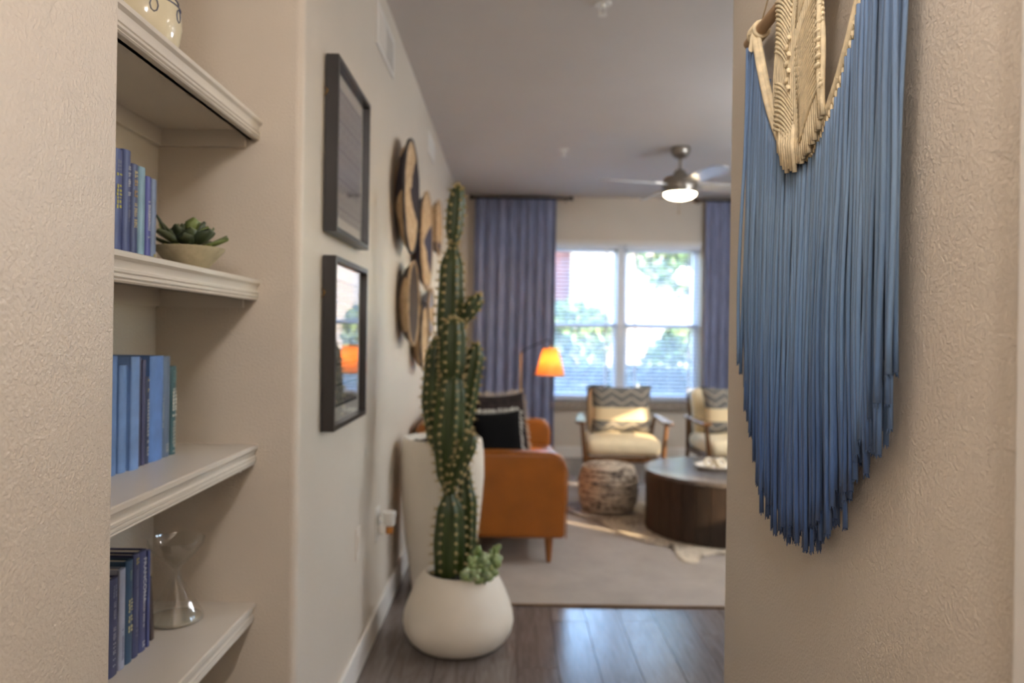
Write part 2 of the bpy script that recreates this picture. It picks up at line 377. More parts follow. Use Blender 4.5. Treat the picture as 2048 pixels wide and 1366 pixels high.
def book(xs, y0, y1, z0, h, depth, col, label, cat='book', group=None, lean=0, letters=(), lettercol=None, page=(216, 204, 180), rough=.45):
    y1 -= .0012
    t = thing('book', ((xs-depth/2), (y0+y1)/2, z0), label, cat, group)
    cm = cover_mat('book_cover', col, rough); th = y1-y0; b = min(.003, th*.18)
    yc = (y0+y1)/2; n = 8; arc = []
    bulge = min(.006, th*.2)
    for i in range(n+1):
        a = -math.pi/2 + math.pi*i/n; arc.append((xs-bulge+bulge*math.cos(a), yc+(th/2)*math.sin(a)*1.0))
    arc = [(xs-.012, y0), (xs-.0095, y0+.0012)] + arc + [(xs-.0095, y1-.0012), (xs-.012, y1)]
    inner = [(xs-depth, y1), (xs-depth, y1-b), (xs-.010, y1-b), (xs-.010, y0+b), (xs-depth, y0+b), (xs-depth, y0)]
    poly = arc + inner
    MB().extrude(poly, 'Z', z0, z0+h).build('cover', cm, t, smooth=30)
    MB().box(xs-depth+.004, xs-.0095, y0+b, y1-b, z0+.004, z0+h-.004).build('pages', simple('book_pages', page, .9, var=.04, vscale=300, stretch=(.02, 1, .02)), t)
    rng = random.Random(int(y0*1e5))
    for L in letters:
        lm = simple('book_lettering', L.get('col', (200, 200, 205)), .5, var=.02)
        if 'text' in L:
            me = text_mesh(L['text'], L['size']); me.transform(Matrix.Translation((xs+.0002 - t.location.x, yc+L.get('dy', 0) - t.location.y, z0+h*L['top'] - t.location.z)) @ TEXT_M)
            me.materials.clear(); me.materials.append(lm); o = bpy.data.objects.new('lettering', me); COL.objects.link(o); o.parent = t
        else: marks(t, xs, yc+L.get('dy', 0), z0+h*L['top'], z0+h*L['bot'], th*L.get('w', .5), lm, rng, L.get('big', True))
    if lean:
        t.rotation_euler = (R(lean), 0, 0)
    return t
G2 = 'blue books on the succulent shelf'; G3 = 'blue books on the pale shelf'; G4 = 'navy books on the hourglass shelf'
Z2, Z3, Z4 = 1.425, .987, .565
GOLD = (196, 178, 96); WHT = (198, 200, 208)
book(-.76, 1.395, 1.432, Z2, .205, .15, (48, 62, 110), 'navy hardback half hidden by the near wall beside the yellow-lettered book', group=G2)
book(-.76, 1.434, 1.470, Z2, .212, .16, (56, 70, 122), 'navy hardback with large yellow lettering down its spine', group=G2, letters=[dict(top=.78, bot=.45, w=.55, col=(188, 182, 80)), dict(top=.9, bot=.8, w=.4, col=(120, 125, 140))])
book(-.76, 1.471, 1.502, Z2, .218, .155, (58, 70, 118), 'tall navy hardback with thin white lettering, tallest above the succulent', group=G2, letters=[dict(top=.86, bot=.6, w=.25, col=WHT, big=False, dy=.004), dict(top=.55, bot=.36, w=.2, col=(130, 132, 150), big=False, dy=.005)])
book(-.76, 1.503, 1.531, Z2, .197, .15, (50, 60, 104), 'dark blue book with gold emblem and gold title plate', group=G2, letters=[dict(top=.93, bot=.885, w=.5, col=(206, 190, 140)), dict(top=.84, bot=.62, w=.45, col=(180, 150, 100)), dict(top=.6, bot=.36, w=.4, col=(206, 190, 140), big=False)])
book(-.76, 1.533, 1.562, Z2, .198, .15, (118, 152, 168), 'plain pale aqua book between the dark blue ones', group=G2)
book(-.76, 1.563, 1.585, Z2, .184, .145, (72, 76, 148), 'violet blue book with white script lettering', group=G2, letters=[dict(top=.72, bot=.3, w=.4, col=WHT, big=False)])
book(-.76, 1.586, 1.612, Z2, .183, .145, (104, 118, 146), 'grey blue book touching the succulent bowl end of the row', group=G2, letters=[dict(top=.55, bot=.25, w=.15, col=(160, 165, 175), big=False), dict(top=.13, bot=.07, w=.3, col=GOLD)])
book(-.81, 1.516, 1.559, Z3, .246, .12, (100, 134, 184), 'pale blue jacketed book nearest the textured wall on the middle shelf', group=G3)
book(-.808, 1.561, 1.594, Z3, .226, .12, (108, 142, 192), 'pale blue book, a little lower than its pale blue neighbours', group=G3)
book(-.80, 1.595, 1.633, Z3, .243, .13, (112, 146, 196), 'pale blue book beside the navy ones on the middle shelf', group=G3)
book(-.81, 1.634, 1.659, Z3, .240, .12, (54, 58, 88), 'navy book with tiny specks of lettering next to pale blue jacket', group=G3, letters=[dict(top=.85, bot=.2, w=.15, col=(140, 140, 130), big=False, dy=-.009)])
book(-.81, 1.660, 1.676, Z3, .234, .12, (66, 66, 100), 'thin slate purple book on the middle shelf', group=G3)
book(-.81, 1.677, 1.694, Z3, .196, .12, (48, 56, 86), 'short navy book with cream tab and broken white lettering', group=G3, letters=[dict(top=.97, bot=.82, w=.4, col=(200, 180, 140)), dict(top=.78, bot=.1, w=.5, col=(170, 172, 176))])
book(-.808, 1.696, 1.763, Z3, .241, .13, (92, 130, 190), 'thick sky blue book in the middle of the pale shelf row', group=G3, letters=[dict(top=.62, bot=.3, w=.10, col=(150, 160, 160), big=False, dy=.024)])
book(-.81, 1.764, 1.800, Z3, .239, .12, (92, 108, 130), 'grey blue book with faint emblem beside the dark green book', group=G3, letters=[dict(top=.13, bot=.07, w=.4, col=(160, 165, 165))])
book(-.81, 1.803, 1.833, Z3, .214, .12, (46, 84, 88), 'dark green book with bold white lettering, last in the middle row', group=G3, letters=[dict(top=.95, bot=.82, w=.5, col=(110, 140, 135)), dict(top=.78, bot=.42, w=.7, col=(214, 210, 196)), dict(top=.38, bot=.04, w=.45, col=(190, 190, 178))])
book(-.815, 1.543, 1.584, Z4, .204, .12, (58, 62, 96), 'dark navy book with dim white title nearest the wall on the lowest shelf', group=G4, page=(205, 190, 165), letters=[dict(top=.93, bot=.8, w=.4, col=(120, 122, 140)), dict(top=.76, bot=.58, w=.2, col=(150, 152, 165), big=False), dict(top=.5, bot=.1, w=.25, col=(170, 170, 178), big=False)])
book(-.815, 1.586, 1.612, Z4, .213, .12, (156, 160, 178), 'pale lavender grey paperback among the navy books', group=G4, letters=[dict(top=.4, bot=.1, w=.3, col=(120, 122, 145), big=False)])
book(-.815, 1.614, 1.644, Z4, .222, .12, (48, 76, 104), 'teal blue book with pale gold lettering low on its spine', group=G4, letters=[dict(top=.62, bot=.3, w=.6, col=(196, 186, 140)), dict(top=.9, bot=.8, w=.2, col=(130, 150, 140), big=False)])
book(-.815, 1.645, 1.671, Z4, .227, .12, (62, 66, 100), 'navy book with small gold seal and faint grey title', group=G4, letters=[dict(top=.96, bot=.92, w=.4, col=GOLD), dict(top=.85, bot=.2, w=.35, col=(120, 120, 145), big=False)])
book(-.815, 1.672, 1.706, Z4, .226, .12, (64, 68, 108), 'navy book titled FRANCONA in large white letters', group=G4, letters=[dict(text='FRANCONA', size=.0185, top=.93, col=(206, 204, 208), dy=.002), dict(top=.58, bot=.22, w=.18, col=(190, 188, 190), big=False), dict(top=.1, bot=.06, w=.3, col=(200, 200, 205))])
book(-.815, 1.707, 1.720, Z4, .220, .12, (72, 80, 128), 'thin blue book at the far end of the lowest row', group=G4)
book(-.822, 1.742, 1.759, Z4+.0012, .15, .09, (62, 46, 42), 'small dark brown book leaning against the navy row', group=G4, lean=6)

# ---------------------------------------------------------------- shelf ornaments
t = thing('vase', (-.80, 1.60, 1.851), 'round cream ceramic vase with blue painted lines on the highest shelf', 'vase')
vm = NT('cream_glaze'); vm.base(vm.ramp(vm.noise(vm.coord('Object'), 3), [(.3, (214, 202, 170)), (.7, (226, 214, 184))])); vm.p.inputs['Roughness'].default_value = .12; M_glaze = vm.m
MB().lathe(t.location, [(0, 0), (.045, 0), (.058, .008), (.076, .04), (.084, .085), (.082, .12), (.07, .155), (.05, .178), (.036, .19), (.034, .205), (.042, .22), (.036, .22), (.028, .206), (.03, .19), (0, .17)], 40).build('body', M_glaze, t, smooth=50)
M_blue_line = simple('blue_glaze', (70, 78, 110), .2)
for zz, rr in ((.128, .0805), (.142, .0757)): MB().ring((t.location.x, t.location.y, t.location.z+zz), rr, .0016, 40, 5).build('painted_line', M_blue_line, t, True)
for k in range(8):
    a = k*math.pi/4; pts = []
    for q in range(9):
        s_ = q/8*2*math.pi; aa = a+.10*math.sin(s_); zz = .106+.014*math.cos(s_); rr = .0838-.0*zz
        pts.append((t.location.x+rr*math.cos(aa), t.location.y+rr*math.sin(aa), t.location.z+zz))
    MB().tube(pts, .0013, 4).build('painted_scroll', M_blue_line, t, True)

t = thing('succulent_bowl', (-.737, 1.72, 1.425), 'small green rosette succulent in a shallow stone bowl on the shelf', 'plant')
bo = t.location
M_bowl = simple('stone_bowl', (170, 158, 128), .8, var=.12, vscale=22, bump=.0015, bscale=60)
MB().lathe(bo, [(0, 0), (.034, 0), (.040, .004), (.060, .028), (.076, .047), (.077, .052), (.071, .052), (.055, .036), (0, .034)], 36).build('bowl', M_bowl, t, smooth=50)
M_moss = simple('moss', (92, 90, 38), .95, var=.4, vscale=120, bump=.004, bscale=150)
mb = MB()
rng = random.Random(3)
for k in range(150):
    a = rng.uniform(0, 2*math.pi); rr = .066*math.sqrt(rng.random()); mb.ball((bo.x+rr*math.cos(a), bo.y+rr*math.sin(a), bo.z+.046+.006*rng.random()), (.007, .007, .006), 5, 3)
tag(mb.build('moss', M_moss, t, True), kind='stuff')
def leaf_mesh(L, W, T, tipw=.72):
    vs = []; fs = []; n = 7
    for i in range(n+1):
        u = i/n; w = W*(.30+.7*math.sin(math.pi*min(1, u*tipw/1.0)**1.2))*(1 if u < .86 else max(0.02, (1-u)/.14)**.6); lift = .25*L*u*u
        for sx, sz in ((-1, 0), (0, 1), (1, 0), (0, -.6)): vs.append((L*u, w/2*sx, lift+T/2*sz*(1-.5*u)+abs(sx)*T*.45))
    for i in range(n):
        for j in range(4): fs.append((i*4+j, i*4+(j+1)%4, (i+1)*4+(j+1)%4, (i+1)*4+j))
    fs += [(3, 2, 1, 0), tuple(n*4+j for j in range(4))]
    return MB().add(vs, fs).mesh('leaf', True)
M_succ = NT('succulent_leaf'); _oi = M_succ.n('ShaderNodeObjectInfo'); M_succ.base(M_succ.ramp(_oi.outputs['Random'], [(0, (66, 76, 52)), (.5, (92, 100, 68)), (1, (124, 138, 74))])); M_succ.p.inputs['Roughness'].default_value = .45; M_succ = M_succ.m
lmS = leaf_mesh(.062, .030, .008); lmS.materials.append(M_succ)
cen = (0, 0, .048)
for ring, (cnt, tilt, scl) in enumerate(((9, 6, 1.42), (8, 28, 1.2), (6, 48, 1.08), (4, 68, 1.0), (3, 80, .95))):
    for k in range(cnt):
        a = 2*math.pi*(k+.5*(ring % 2)+.2*rng.random())/cnt
        o = bpy.data.objects.new('leaf', lmS); COL.objects.link(o); o.parent = t; o.location = cen
        o.rotation_euler = (0, -R(tilt+rng.uniform(-6, 6)), a); s_ = scl*rng.uniform(.88, 1.1); o.scale = (s_, s_, s_)
for (a, tl, sc_) in ((-2.4, 48, 1.35), (2.9, 40, 1.2)):
    o = bpy.data.objects.new('leaf', lmS); COL.objects.link(o); o.parent = t; o.location = (-.02, -.02, .048); o.rotation_euler = (0, -R(tl), a); o.scale = (sc_, .6, .8)

t = thing('hourglass_vase', (-.825, 1.87, .565), 'clear glass hourglass-shaped vase standing beside the navy books', 'vase')
pf = [(0, 0), (.062, 0), (.067, .004), (.066, .012), (.058, .028), (.040, .058), (.022, .088), (.011, .108), (.0085, .118), (.011, .128), (.026, .145), (.050, .168), (.064, .188), (.068, .203)]
pin = [(.0655, .203), (.061, .187), (.047, .169), (.024, .148), (.007, .134), (0, .132)]
MB().lathe(t.location, pf+pin, 40).build('body', M_vglass, t, smooth=60)
MB().lathe(t.location, [(0, .0005), (.060, .0005), (.064, .004), (.063, .009), (.05, .012), (0, .016)], 40).build('base', simple('milky_glass', (206, 198, 180), .08, var=.01, **{'Transmission Weight': .3}), t, smooth=60)

# ---------------------------------------------------------------- framed prints
def print_mat(name, ink, paper, sc_):
    t = NT(name); v = t.coord('Object'); sp = t.n('ShaderNodeSeparateXYZ'); t.l(v, sp.inputs[0]); y, z = sp.outputs[1], sp.outputs[2]
    row = t.math('FLOOR', t.math('MULTIPLY', z, 11*sc_)); rz = t.math('FRACT', t.math('MULTIPLY', z, 11*sc_))
    k = t.math('ADD', t.math('MULTIPLY', t.math('FRACT', t.math('MULTIPLY', row, .37)), 18.0), 14.0)
    fy = t.math('ABSOLUTE', t.math('SUBTRACT', t.math('FRACT', t.math('MULTIPLY', y, k)), .5)); fz = t.math('ABSOLUTE', t.math('SUBTRACT', rz, .5))
    d = t.math('ADD', fy, fz); dia = t.math('GREATER_THAN', t.math('FRACT', t.math('MULTIPLY', d, 2.6)), .52); band = t.math('GREATER_THAN', fz, .44)
    f = t.math('MAXIMUM', dia, band); t.base(t.mix(f, lin(paper), lin(ink))); t.p.inputs['Roughness'].default_value = .8; return t.m
def picture(y0, y1, z0, z1, label, pm_):
    t = thing('framed_print', (XL, (y0+y1)/2, z0), label, 'picture', 'framed prints on the left wall')
    x0, x1 = XL+.004, XL+.042; b = .016
    MB().box(x0, x1, y0, y0+b, z0, z1).box(x0, x1, y1-b, y1, z0, z1).box(x0, x1, y0+b, y1-b, z0, z0+b).box(x0, x1, y0+b, y1-b, z1-b, z1).build('frame', M_blk_frame, t)
    box('mat_board', (x0+.010, x0+.014, y0+b, y1-b, z0+b, z1-b), M_matb, t)
    m = .045; box('print', (x0+.014, x0+.0165, y0+b+m, y1-b-m, z0+b+m, z1-b-m), pm_, t)
    box('glass', (x1-.016, x1-.0145, y0+b, y1-b, z0+b, z1-b), M_pglass, t)
    MB().tube([(XL+.002, y0-.001, z1-.10), (XL+.012, y0-.007, z1-.11), (XL+.002, y0-.001, z1-.125)], .0018, 5).build('hanging_wire', M_brass, t, True)
picture(2.22, 2.725, H+.297, H+.823, 'framed grey diamond-pattern print, upper of the two on the wall', print_mat('print_grey', (116, 110, 116), (170, 162, 158), 1))
picture(2.22, 2.72, H-.298, H+.226, 'framed black block-pattern print, lower of the two with window reflection', print_mat('print_black', (44, 42, 42), (160, 152, 138), 1.4))

# ---------------------------------------------------------------- vents, outlets, sprinklers
def vent(y0, y1, z0, z1, label, n):
    t = thing('air_vent', (XL, (y0+y1)/2, (z0+z1)/2), label, 'air vent', 'air vents high on the left wall'); b = .022
    MB().box(XL, XL+.009, y0, y0+b, z0, z1).box(XL, XL+.009, y1-b, y1, z0, z1).box(XL, XL+.009, y0+b, y1-b, z0, z0+b).box(XL, XL+.009, y0+b, y1-b, z1-b, z1).build('frame', M_trim, t, bevel=.003)
    box('backing', (XL+.0005, XL+.0015, y0+b, y1-b, z0+b, z1-b), simple('vent_dark', (96, 84, 76), .9), t)
    lm = None
    for k in range(n):
        y = y0+b+(k+.5)*(y1-y0-2*b)/n; a = 38 if k < n/2 else -38
        if lm is None: lm = MB().box(-.0055, .0055, -.0012, .0012, -(z1-z0)/2+b, (z1-z0)/2-b).mesh('louver'); lm.materials.append(M_trim)
        o = bpy.data.objects.new('louver', lm); COL.objects.link(o); o.parent = t; o.location = (.0062, y-(y0+y1)/2, 0); o.rotation_euler = (0, 0, R(a))
vent(3.02, 3.46, H+1.165, H+1.345, 'white wall air vent above the framed prints', 16)
vent(4.95, 5.30, H+1.19, H+1.34, 'white wall air vent above the woven baskets', 12)
t = thing('wall_outlet', (XL, 3.22, .47), 'white wall outlet with a plug-in freshener beside the tall planter', 'outlet')
box('cover_plate', (XL, XL+.006, 3.18, 3.26, .40, .54), M_white_pl, t, .003); box('socket', (XL+.006, XL+.009, 3.2, 3.24, .485, .525), M_white_pl, t, .002); box('socket', (XL+.006, XL+.009, 3.2, 3.24, .415, .455), M_white_pl, t, .002)
t = thing('air_freshener', (XL+.009, 3.22, .47), 'white plug-in air freshener with amber oil bottle on the wall', 'air freshener')
MB().rbox((XL+.026, 3.22, .446), (.032, .05, .045), .01, 3).build('plug_body', M_white_pl, t, True); MB().lathe((XL+.052, 3.22, .462), [(0, 0), (.024, 0), (.027, .01), (.027, .035), (.030, .05), (.03, .058), (.0, .060)], 20).build('cap', M_white_pl, t, smooth=40)
MB().lathe((XL+.052, 3.22, .428), [(0, 0), (.018, 0), (.019, .02), (.012, .034), (0, .034)], 16).build('oil_bottle', simple('amber_oil', (176, 112, 48), .15), t, smooth=40)
t = thing('blank_wall_plate', (XL, 2.80, .50), 'white wall plate low on the wall under the framed prints', 'wall plate')
box('cover_plate', (XL, XL+.006, 2.765, 2.835, .44, .56), simple('painted_plate', (214, 202, 188), .5, var=.01), t, .003); box('switch', (XL+.006, XL+.009, 2.785, 2.815, .47, .53), M_wall, t, .002)
def sprinkler(x, y, label):
    t = thing('fire_sprinkler', (x, y, ZC), label, 'sprinkler', 'ceiling fire sprinklers'); c = (x, y, ZC)
    MB().lathe(c, [(0, -.006), (.036, -.006), (.04, -.002), (.04, 0), (0, 0)], 24).build('escutcheon', M_white_pl, t, smooth=40)
    MB().lathe(c, [(0, -.022), (.011, -.022), (.013, -.006), (0, -.006)], 14).tube([(x-.011, y, ZC-.02), (x-.013, y, ZC-.035), (x-.003, y, ZC-.048)], .003, 6).tube([(x+.011, y, ZC-.02), (x+.013, y, ZC-.035), (x+.003, y, ZC-.048)], .003, 6).build('body', M_white_pl, t, smooth=40)
    MB().lathe(c, [(0, -.052), (.018, -.052), (.02, -.050), (.006, -.048), (0, -.046)], 16).build('deflector', M_white_pl, t, smooth=40)
sprinkler(.385, 3.28, 'white ceiling fire sprinkler nearest the hallway'); sprinkler(.40, 5.87, 'white ceiling fire sprinkler near the ceiling fan')

# ================================================================ macrame wall hanging
MC = 1.20
def ucurve(y): return H + .292 + 4.6*(y-MC)**2
BOT = [(.895, -.02), (.9375, -.10), (.985, -.165), (1.03, -.22), (1.07, -.265), (1.109, -.292), (1.16, -.315), (1.21, -.325), (1.28, -.322), (1.33, -.318), (1.369, -.300), (1.41, -.23), (1.45, -.15), (1.49, -.05)]
def bot(y):
    for (a, za), (b, zb) in zip(BOT, BOT[1:]):
        if y <= b: return H + za + (zb-za)*max(0, (y-a))/(b-a)
    return H + BOT[-1][1]
mt = thing('macrame_hanging', (XR, MC, H+.586), 'cream and dip-dyed blue macrame hanging on a wooden dowel', 'wall hanging')
def cord_mat():
    t = NT('blue_cord'); oi = t.n('ShaderNodeObjectInfo'); g = t.n('ShaderNodeNewGeometry'); sp = t.n('ShaderNodeSeparateXYZ'); t.l(g.outputs['Position'], sp.inputs[0])
    # dye fades along each cord's length: pale in the middle, deep at the ends
    f = t.math('DIVIDE', t.math('SUBTRACT', t.math('ADD', sp.outputs[2], t.math('MULTIPLY', oi.outputs['Random'], .07)), .95), .95)
    c = t.ramp(f, [(0, (48, 76, 124)), (.2, (62, 94, 144)), (.42, (98, 128, 164)), (.62, (118, 144, 172)), (.82, (108, 134, 168)), (1, (100, 126, 164))])
    w = t.n('ShaderNodeMapRange'); w.inputs[3].default_value = .86; w.inputs[4].default_value = 1.1; t.l(oi.outputs['Random'], w.inputs[0]); cm = t.n('ShaderNodeCombineColor')
    for i in range(3): t.l(w.outputs[0], cm.inputs[i])
    t.base(t.mix(1.0, c, cm.outputs[0], 'MULTIPLY')); t.p.inputs['Roughness'].default_value = .85; t.p.inputs['Sheen Weight'].default_value = .2
    wv = t.n('ShaderNodeTexNoise'); wv.inputs['Scale'].default_value = 500; t.bump(wv.outputs['Fac'], .0006, .6); return t.m
M_cord = cord_mat()
M_cotton = simple('cream_cotton', (222, 204, 168), .9, var=.07, vscale=60, bump=.0008, bscale=420)
rng = random.Random(11)
def cord(y, x, ztop, zbot, r, sway=1.0, yaw=0):
    pts = []; n = 15; ph = rng.uniform(0, 6.28); fr = rng.uniform(4, 9); am = rng.uniform(.0008, .0032)*sway; drift = rng.gauss(0, .004)*sway; xd = rng.uniform(-.004, .004)
    for i in range(n+1):
        u = i/n; z = ztop+(zbot-ztop)*u
        pts.append((x - .006*math.sin(u*math.pi*.8) + xd*u + .0015*math.sin(fr*z*2+ph), y + am*math.sin(fr*z+ph)*min(1, u*3) + (drift+yaw)*u*u, z))
    rad = [r]*(n+1); rad[-1] = r*1.15; mb = MB().tube(pts, rad, 6); e = Vector(pts[-1])
    for k in range(5):
        a = k*1.257+ph; d = Vector((math.cos(a)*.0016, math.sin(a)*.0016, -.006*rng.uniform(.6, 1.3)))
        q = e + Vector((math.cos(a)*r*.6, math.sin(a)*r*.6, .001)); mb.tube([q, q+d], [.0013, .0006], 3)
    return mb
CORD_R = .0034; NF, NBK = 82, 74
Y0M, Y1M = .905, 1.488
for layer, cnt, xo, ex in ((0, NF, .031, 0), (1, NBK, .019, .012)):
    for i in range(cnt):
        y = Y0M + (Y1M-Y0M)*(i+.5)/cnt + rng.uniform(-.002, .002)
        zt = ucurve(y) if abs(y-MC) < .252 else H+.586-.002
        zt -= .012 if layer == 0 else .004
        zb = bot(y) + rng.uniform(-.015, .04) + ex*rng.uniform(-1, 2)
        edge = abs(y-MC)/.29
        if edge > .86: zb += rng.uniform(-.05, .03)
        cord(y, XR-xo-rng.uniform(0, .006), zt, zb, CORD_R*rng.uniform(.85, 1.12), 1+1.4*(edge > .8)).build('cord', M_cord, mt, True)
# knots where the blue cords hang on the cream rope
km = MB().ball((0, 0, 0), (.0048, .0034, .0085), 7, 5).mesh('knot', True); km.materials.append(M_cotton)
for i in range(NF):
    y = Y0M + (Y1M-Y0M)*(i+.5)/NF
    if abs(y-MC) >= .252: continue
    o = bpy.data.objects.new('knot', km); COL.objects.link(o); o.parent = mt; o.location = (-.034, y-MC, ucurve(y)-.006-mt.location.z)
for dx, dz, rr in ((.036, .004, .0062), (.030, .013, .0055)):
    pts = [(XR-dx, MC-.25+.5*i/40, ucurve(MC-.25+.5*i/40)+dz) for i in range(41)]; MB().tube(pts, rr, 8).build('rope', M_cotton, mt, True)
# dowel, ties and hanging string
DZ = H+.586; MB().tube([(XR-.026, .885, DZ+.006), (XR-.026, 1.515, DZ+.006)], .011, 14).build('dowel', M_dowel, mt, smooth=50)
for yy in (.945, 1.455):
    mb = MB()
    for k in range(5): mb.ring((XR-.026, yy+(k-2)*.008, DZ+.006), .0145, .0042, 20, 6, 'Y0') if False else mb.tube([(XR-.026+.0145*math.cos(a*.5236), yy+(k-2)*.008, DZ+.006+.0145*math.sin(a*.5236)) for a in range(13)], .0042, 6)
    mb.tube([(XR-.04, yy, DZ), (XR-.042, yy-.004*(1 if yy > 1.2 else -1), DZ-.03), (XR-.037, yy-.012*(1 if yy > 1.2 else -1), ucurve(yy)-.0)], .0055, 7)
    mb.build('tie', M_cotton, mt, True)
MB().tube([(XR-.026, .96, DZ+.018), (XR-.006, MC, DZ+.30)], .0014, 5).tube([(XR-.026, 1.44, DZ+.018), (XR-.006, MC, DZ+.30)], .0014, 5).build('hanging_string', M_cotton, mt, True)
MB().tube([(XR+.001, MC, DZ+.30), (XR-.012, MC, DZ+.304)], .0025, 6).build('nail', M_metal_n, mt, True)
# cream centre panel
PY0, PY1 = 1.092, 1.298; nc = 26
for i in range(nc):
    y = PY0+(PY1-PY0)*(i+.5)/nc; zt = DZ+.018; zb = ucurve(y)-.008-.01*rng.random(); pts = []
    for k in range(14):
        u = k/13; z = zt+(zb-zt)*u; nar = 1-.10*math.sin(math.pi*u*1.6)**2
        pts.append((XR-.043-.006*math.sin(u*3.1), MC-.004+(y-MC+.004)*nar, z))
    MB().tube(pts, .0042, 6).build('cream_cord', M_cotton, mt, True)
def rib(ya, za, yb, zb, x0, r=.0031):
    pts = []
    for k in range(8):
        u = k/7; pts.append((x0-.0015*math.sin(math.pi*u), ya+(yb-ya)*u, za+(zb-za)*u+.010*math.sin(math.pi*u)))
    return MB().tube(pts, r, 6)
for k, z in enumerate([DZ+.030-.0078*i for i in range(44)]):
    u = (DZ+.018-z)/.33; wob = .012*math.sin(u*8)
    yl, yr, yc = 1.295-.6*abs(wob), 1.094+.6*abs(wob), MC+.010*math.sin(u*7)
    if z-.045 > ucurve(1.26)+.004 and not (17 <= k <= 22): rib(yl, z, yc+.012, z-.055, XR-.0495).build('rib_cord', M_cotton, mt, True)
    if z-.050 > ucurve(1.13)+.004 and not (8 <= k <= 11): rib(yr, z, yc-.010, z-.066, XR-.0495).build('rib_cord', M_cotton, mt, True)
def small_knot(y, z, s_, rx):
    o = bpy.data.objects.new('knot', km); COL.objects.link(o); o.parent = mt; o.location = (-.0535, y-MC, z-mt.location.z); o.scale = s_; o.rotation_euler = (R(rx), 0, 0)
for i in range(7): small_knot(MC+.022+(.006 if i % 2 else -.004), DZ-.098-.0135*i, (1.0, 1.25, .85), 55 if i % 2 else -50)
for i in range(11): small_knot(1.104-.002*(i % 2), DZ-.06-.0125*i, (1.0, 1.3, .95), 78)
for i in range(6):    # plain ends left hanging over the rope at the bottom
    y = MC+.058-.011*i; zt = ucurve(y)+.05; MB().tube([(XR-.049, y, zt), (XR-.0515, y, zt-.03), (XR-.047, y, ucurve(y)-.018-.004*(i % 3))], .0041, 7).build('cream_cord', M_cotton, mt, True)
MB().tube([(XR-.05, 1.104, DZ-.02), (XR-.054, 1.099, DZ-.10), (XR-.05, 1.106, DZ-.2), (XR-.045, 1.112, ucurve(1.112))], .0042, 6).build('cream_cord', M_cotton, mt, True)

# ================================================================ woven wall baskets
def basket_mat(seed, dark, thr):
    t = NT('woven_basket'); v = t.coord('Object'); off = t.n('ShaderNodeVectorMath', operation='ADD'); off.inputs[1].default_value = (seed*3.7, seed*1.9, seed*5.3); t.l(v, off.inputs[0])
    vo = t.n('ShaderNodeTexVoronoi'); vo.inputs['Scale'].default_value = 3.6; t.l(off.outputs[0], vo.inputs['Vector']); sp = t.n('ShaderNodeSeparateColor'); t.l(vo.outputs['Color'], sp.inputs[0])
    m = t.math('GREATER_THAN', sp.outputs[0], thr); tan = t.ramp(t.noise(v, 30), [(.3, (178, 148, 112)), (.7, (206, 178, 142))])
    t.base(t.mix(m, tan, lin(dark))); t.p.inputs['Roughness'].default_value = .8; t.bump(t.noise(v, 160), .002); return t.m
M_rimdk = simple('dark_basket_rim', (52, 46, 46), .8, var=.15)
M_rimtan = simple('tan_basket_rim', (168, 140, 108), .8, var=.12, vscale=40)
def basket(y, z, r, label, seed, dark, thr, rim, d=.06):
    t = thing('woven_basket', (XL, y, z), label, 'basket', 'round woven baskets on the left wall')
    pr = [(0, .002), (r*.5, .002), (r*.62, .006), (r*.85, d*.5), (r*.98, d), (r, d+.004)]
    n = 13; ins = []
    for i in range(n*3+1):
        u = 1-i/(n*3); rr = r*.975*u; base = .008+(d-.004)*max(0, (u-.45)/.55)**1.6; ins.append((rr, base+.003*abs(math.sin(math.pi*(i/3)))))
    MB().lathe((XL, y, z), pr+ins[:-1]+[(0, .008)], 48, 'X').build('bowl', basket_mat(seed, dark, thr), t, smooth=40)
    MB().ring((XL+d+.003, y, z), r*.99, .0075, 48, 7, 'X', 60, .12).build('rim', rim, t, True)
basket(3.71, 1.96, .28, 'tan woven basket with black patches, largest and highest near the prints', 1.3, (54, 46, 50), .62, M_rimdk)
basket(4.42, 1.83, .29, 'tan woven basket with slate patch at its top, behind the largest', 2.1, (66, 66, 84), .66, M_rimtan)
basket(5.13, 2.01, .19, 'small tan woven basket farthest along the wall', 4.6, (70, 64, 78), .68, M_rimtan)
basket(3.84, 1.44, .215, 'dark-rimmed woven basket hung below the largest one', 5.2, (84, 72, 64), .4, M_rimtan)
basket(4.36, 1.27, .20, 'tan woven basket hung lowest beside the cactus', 3.4, (80, 76, 84), .72, M_rimdk)
basket(4.70, 1.42, .15, 'small pale woven basket tucked between the larger baskets', 7.7, (150, 156, 172), .35, M_rimtan)

# ================================================================ planters and cacti
t = thing('tall_planter', (-.328, 3.75, 0), 'tall white ribbed planter between the wall and the sofa', 'planter'); tp = t.location
pp = [(0, 0), (.135, 0), (.142, .01), (.158, .12), (.182, .30), (.199, .46), (.207, .58), (.205, .68), (.197, .745), (.192, .765), (.186, .770), (.180, .765), (.180, .72), (0, .70)]
MB().lathe(tp, pp, 288, flute=72, fa=.02).build('pot', M_white_cer, t, smooth=60)
MB().lathe(tp, [(0, .69), (.176, .69), (.176, .738), (.12, .742), (0, .746)], 32).build('soil', M_soil, t, smooth=40)
M_cactus = NT('cactus_skin'); _g = M_cactus.noise(M_cactus.coord('Object', (1, 1, .4)), 22); M_cactus.base(M_cactus.ramp(_g, [(.3, (40, 52, 16)), (.7, (60, 72, 24))])); M_cactus.p.inputs['Roughness'].default_value = .42; M_cactus = M_cactus.m
M_spine = simple('cactus_spine', (172, 152, 106), .8, var=.12, vscale=60)
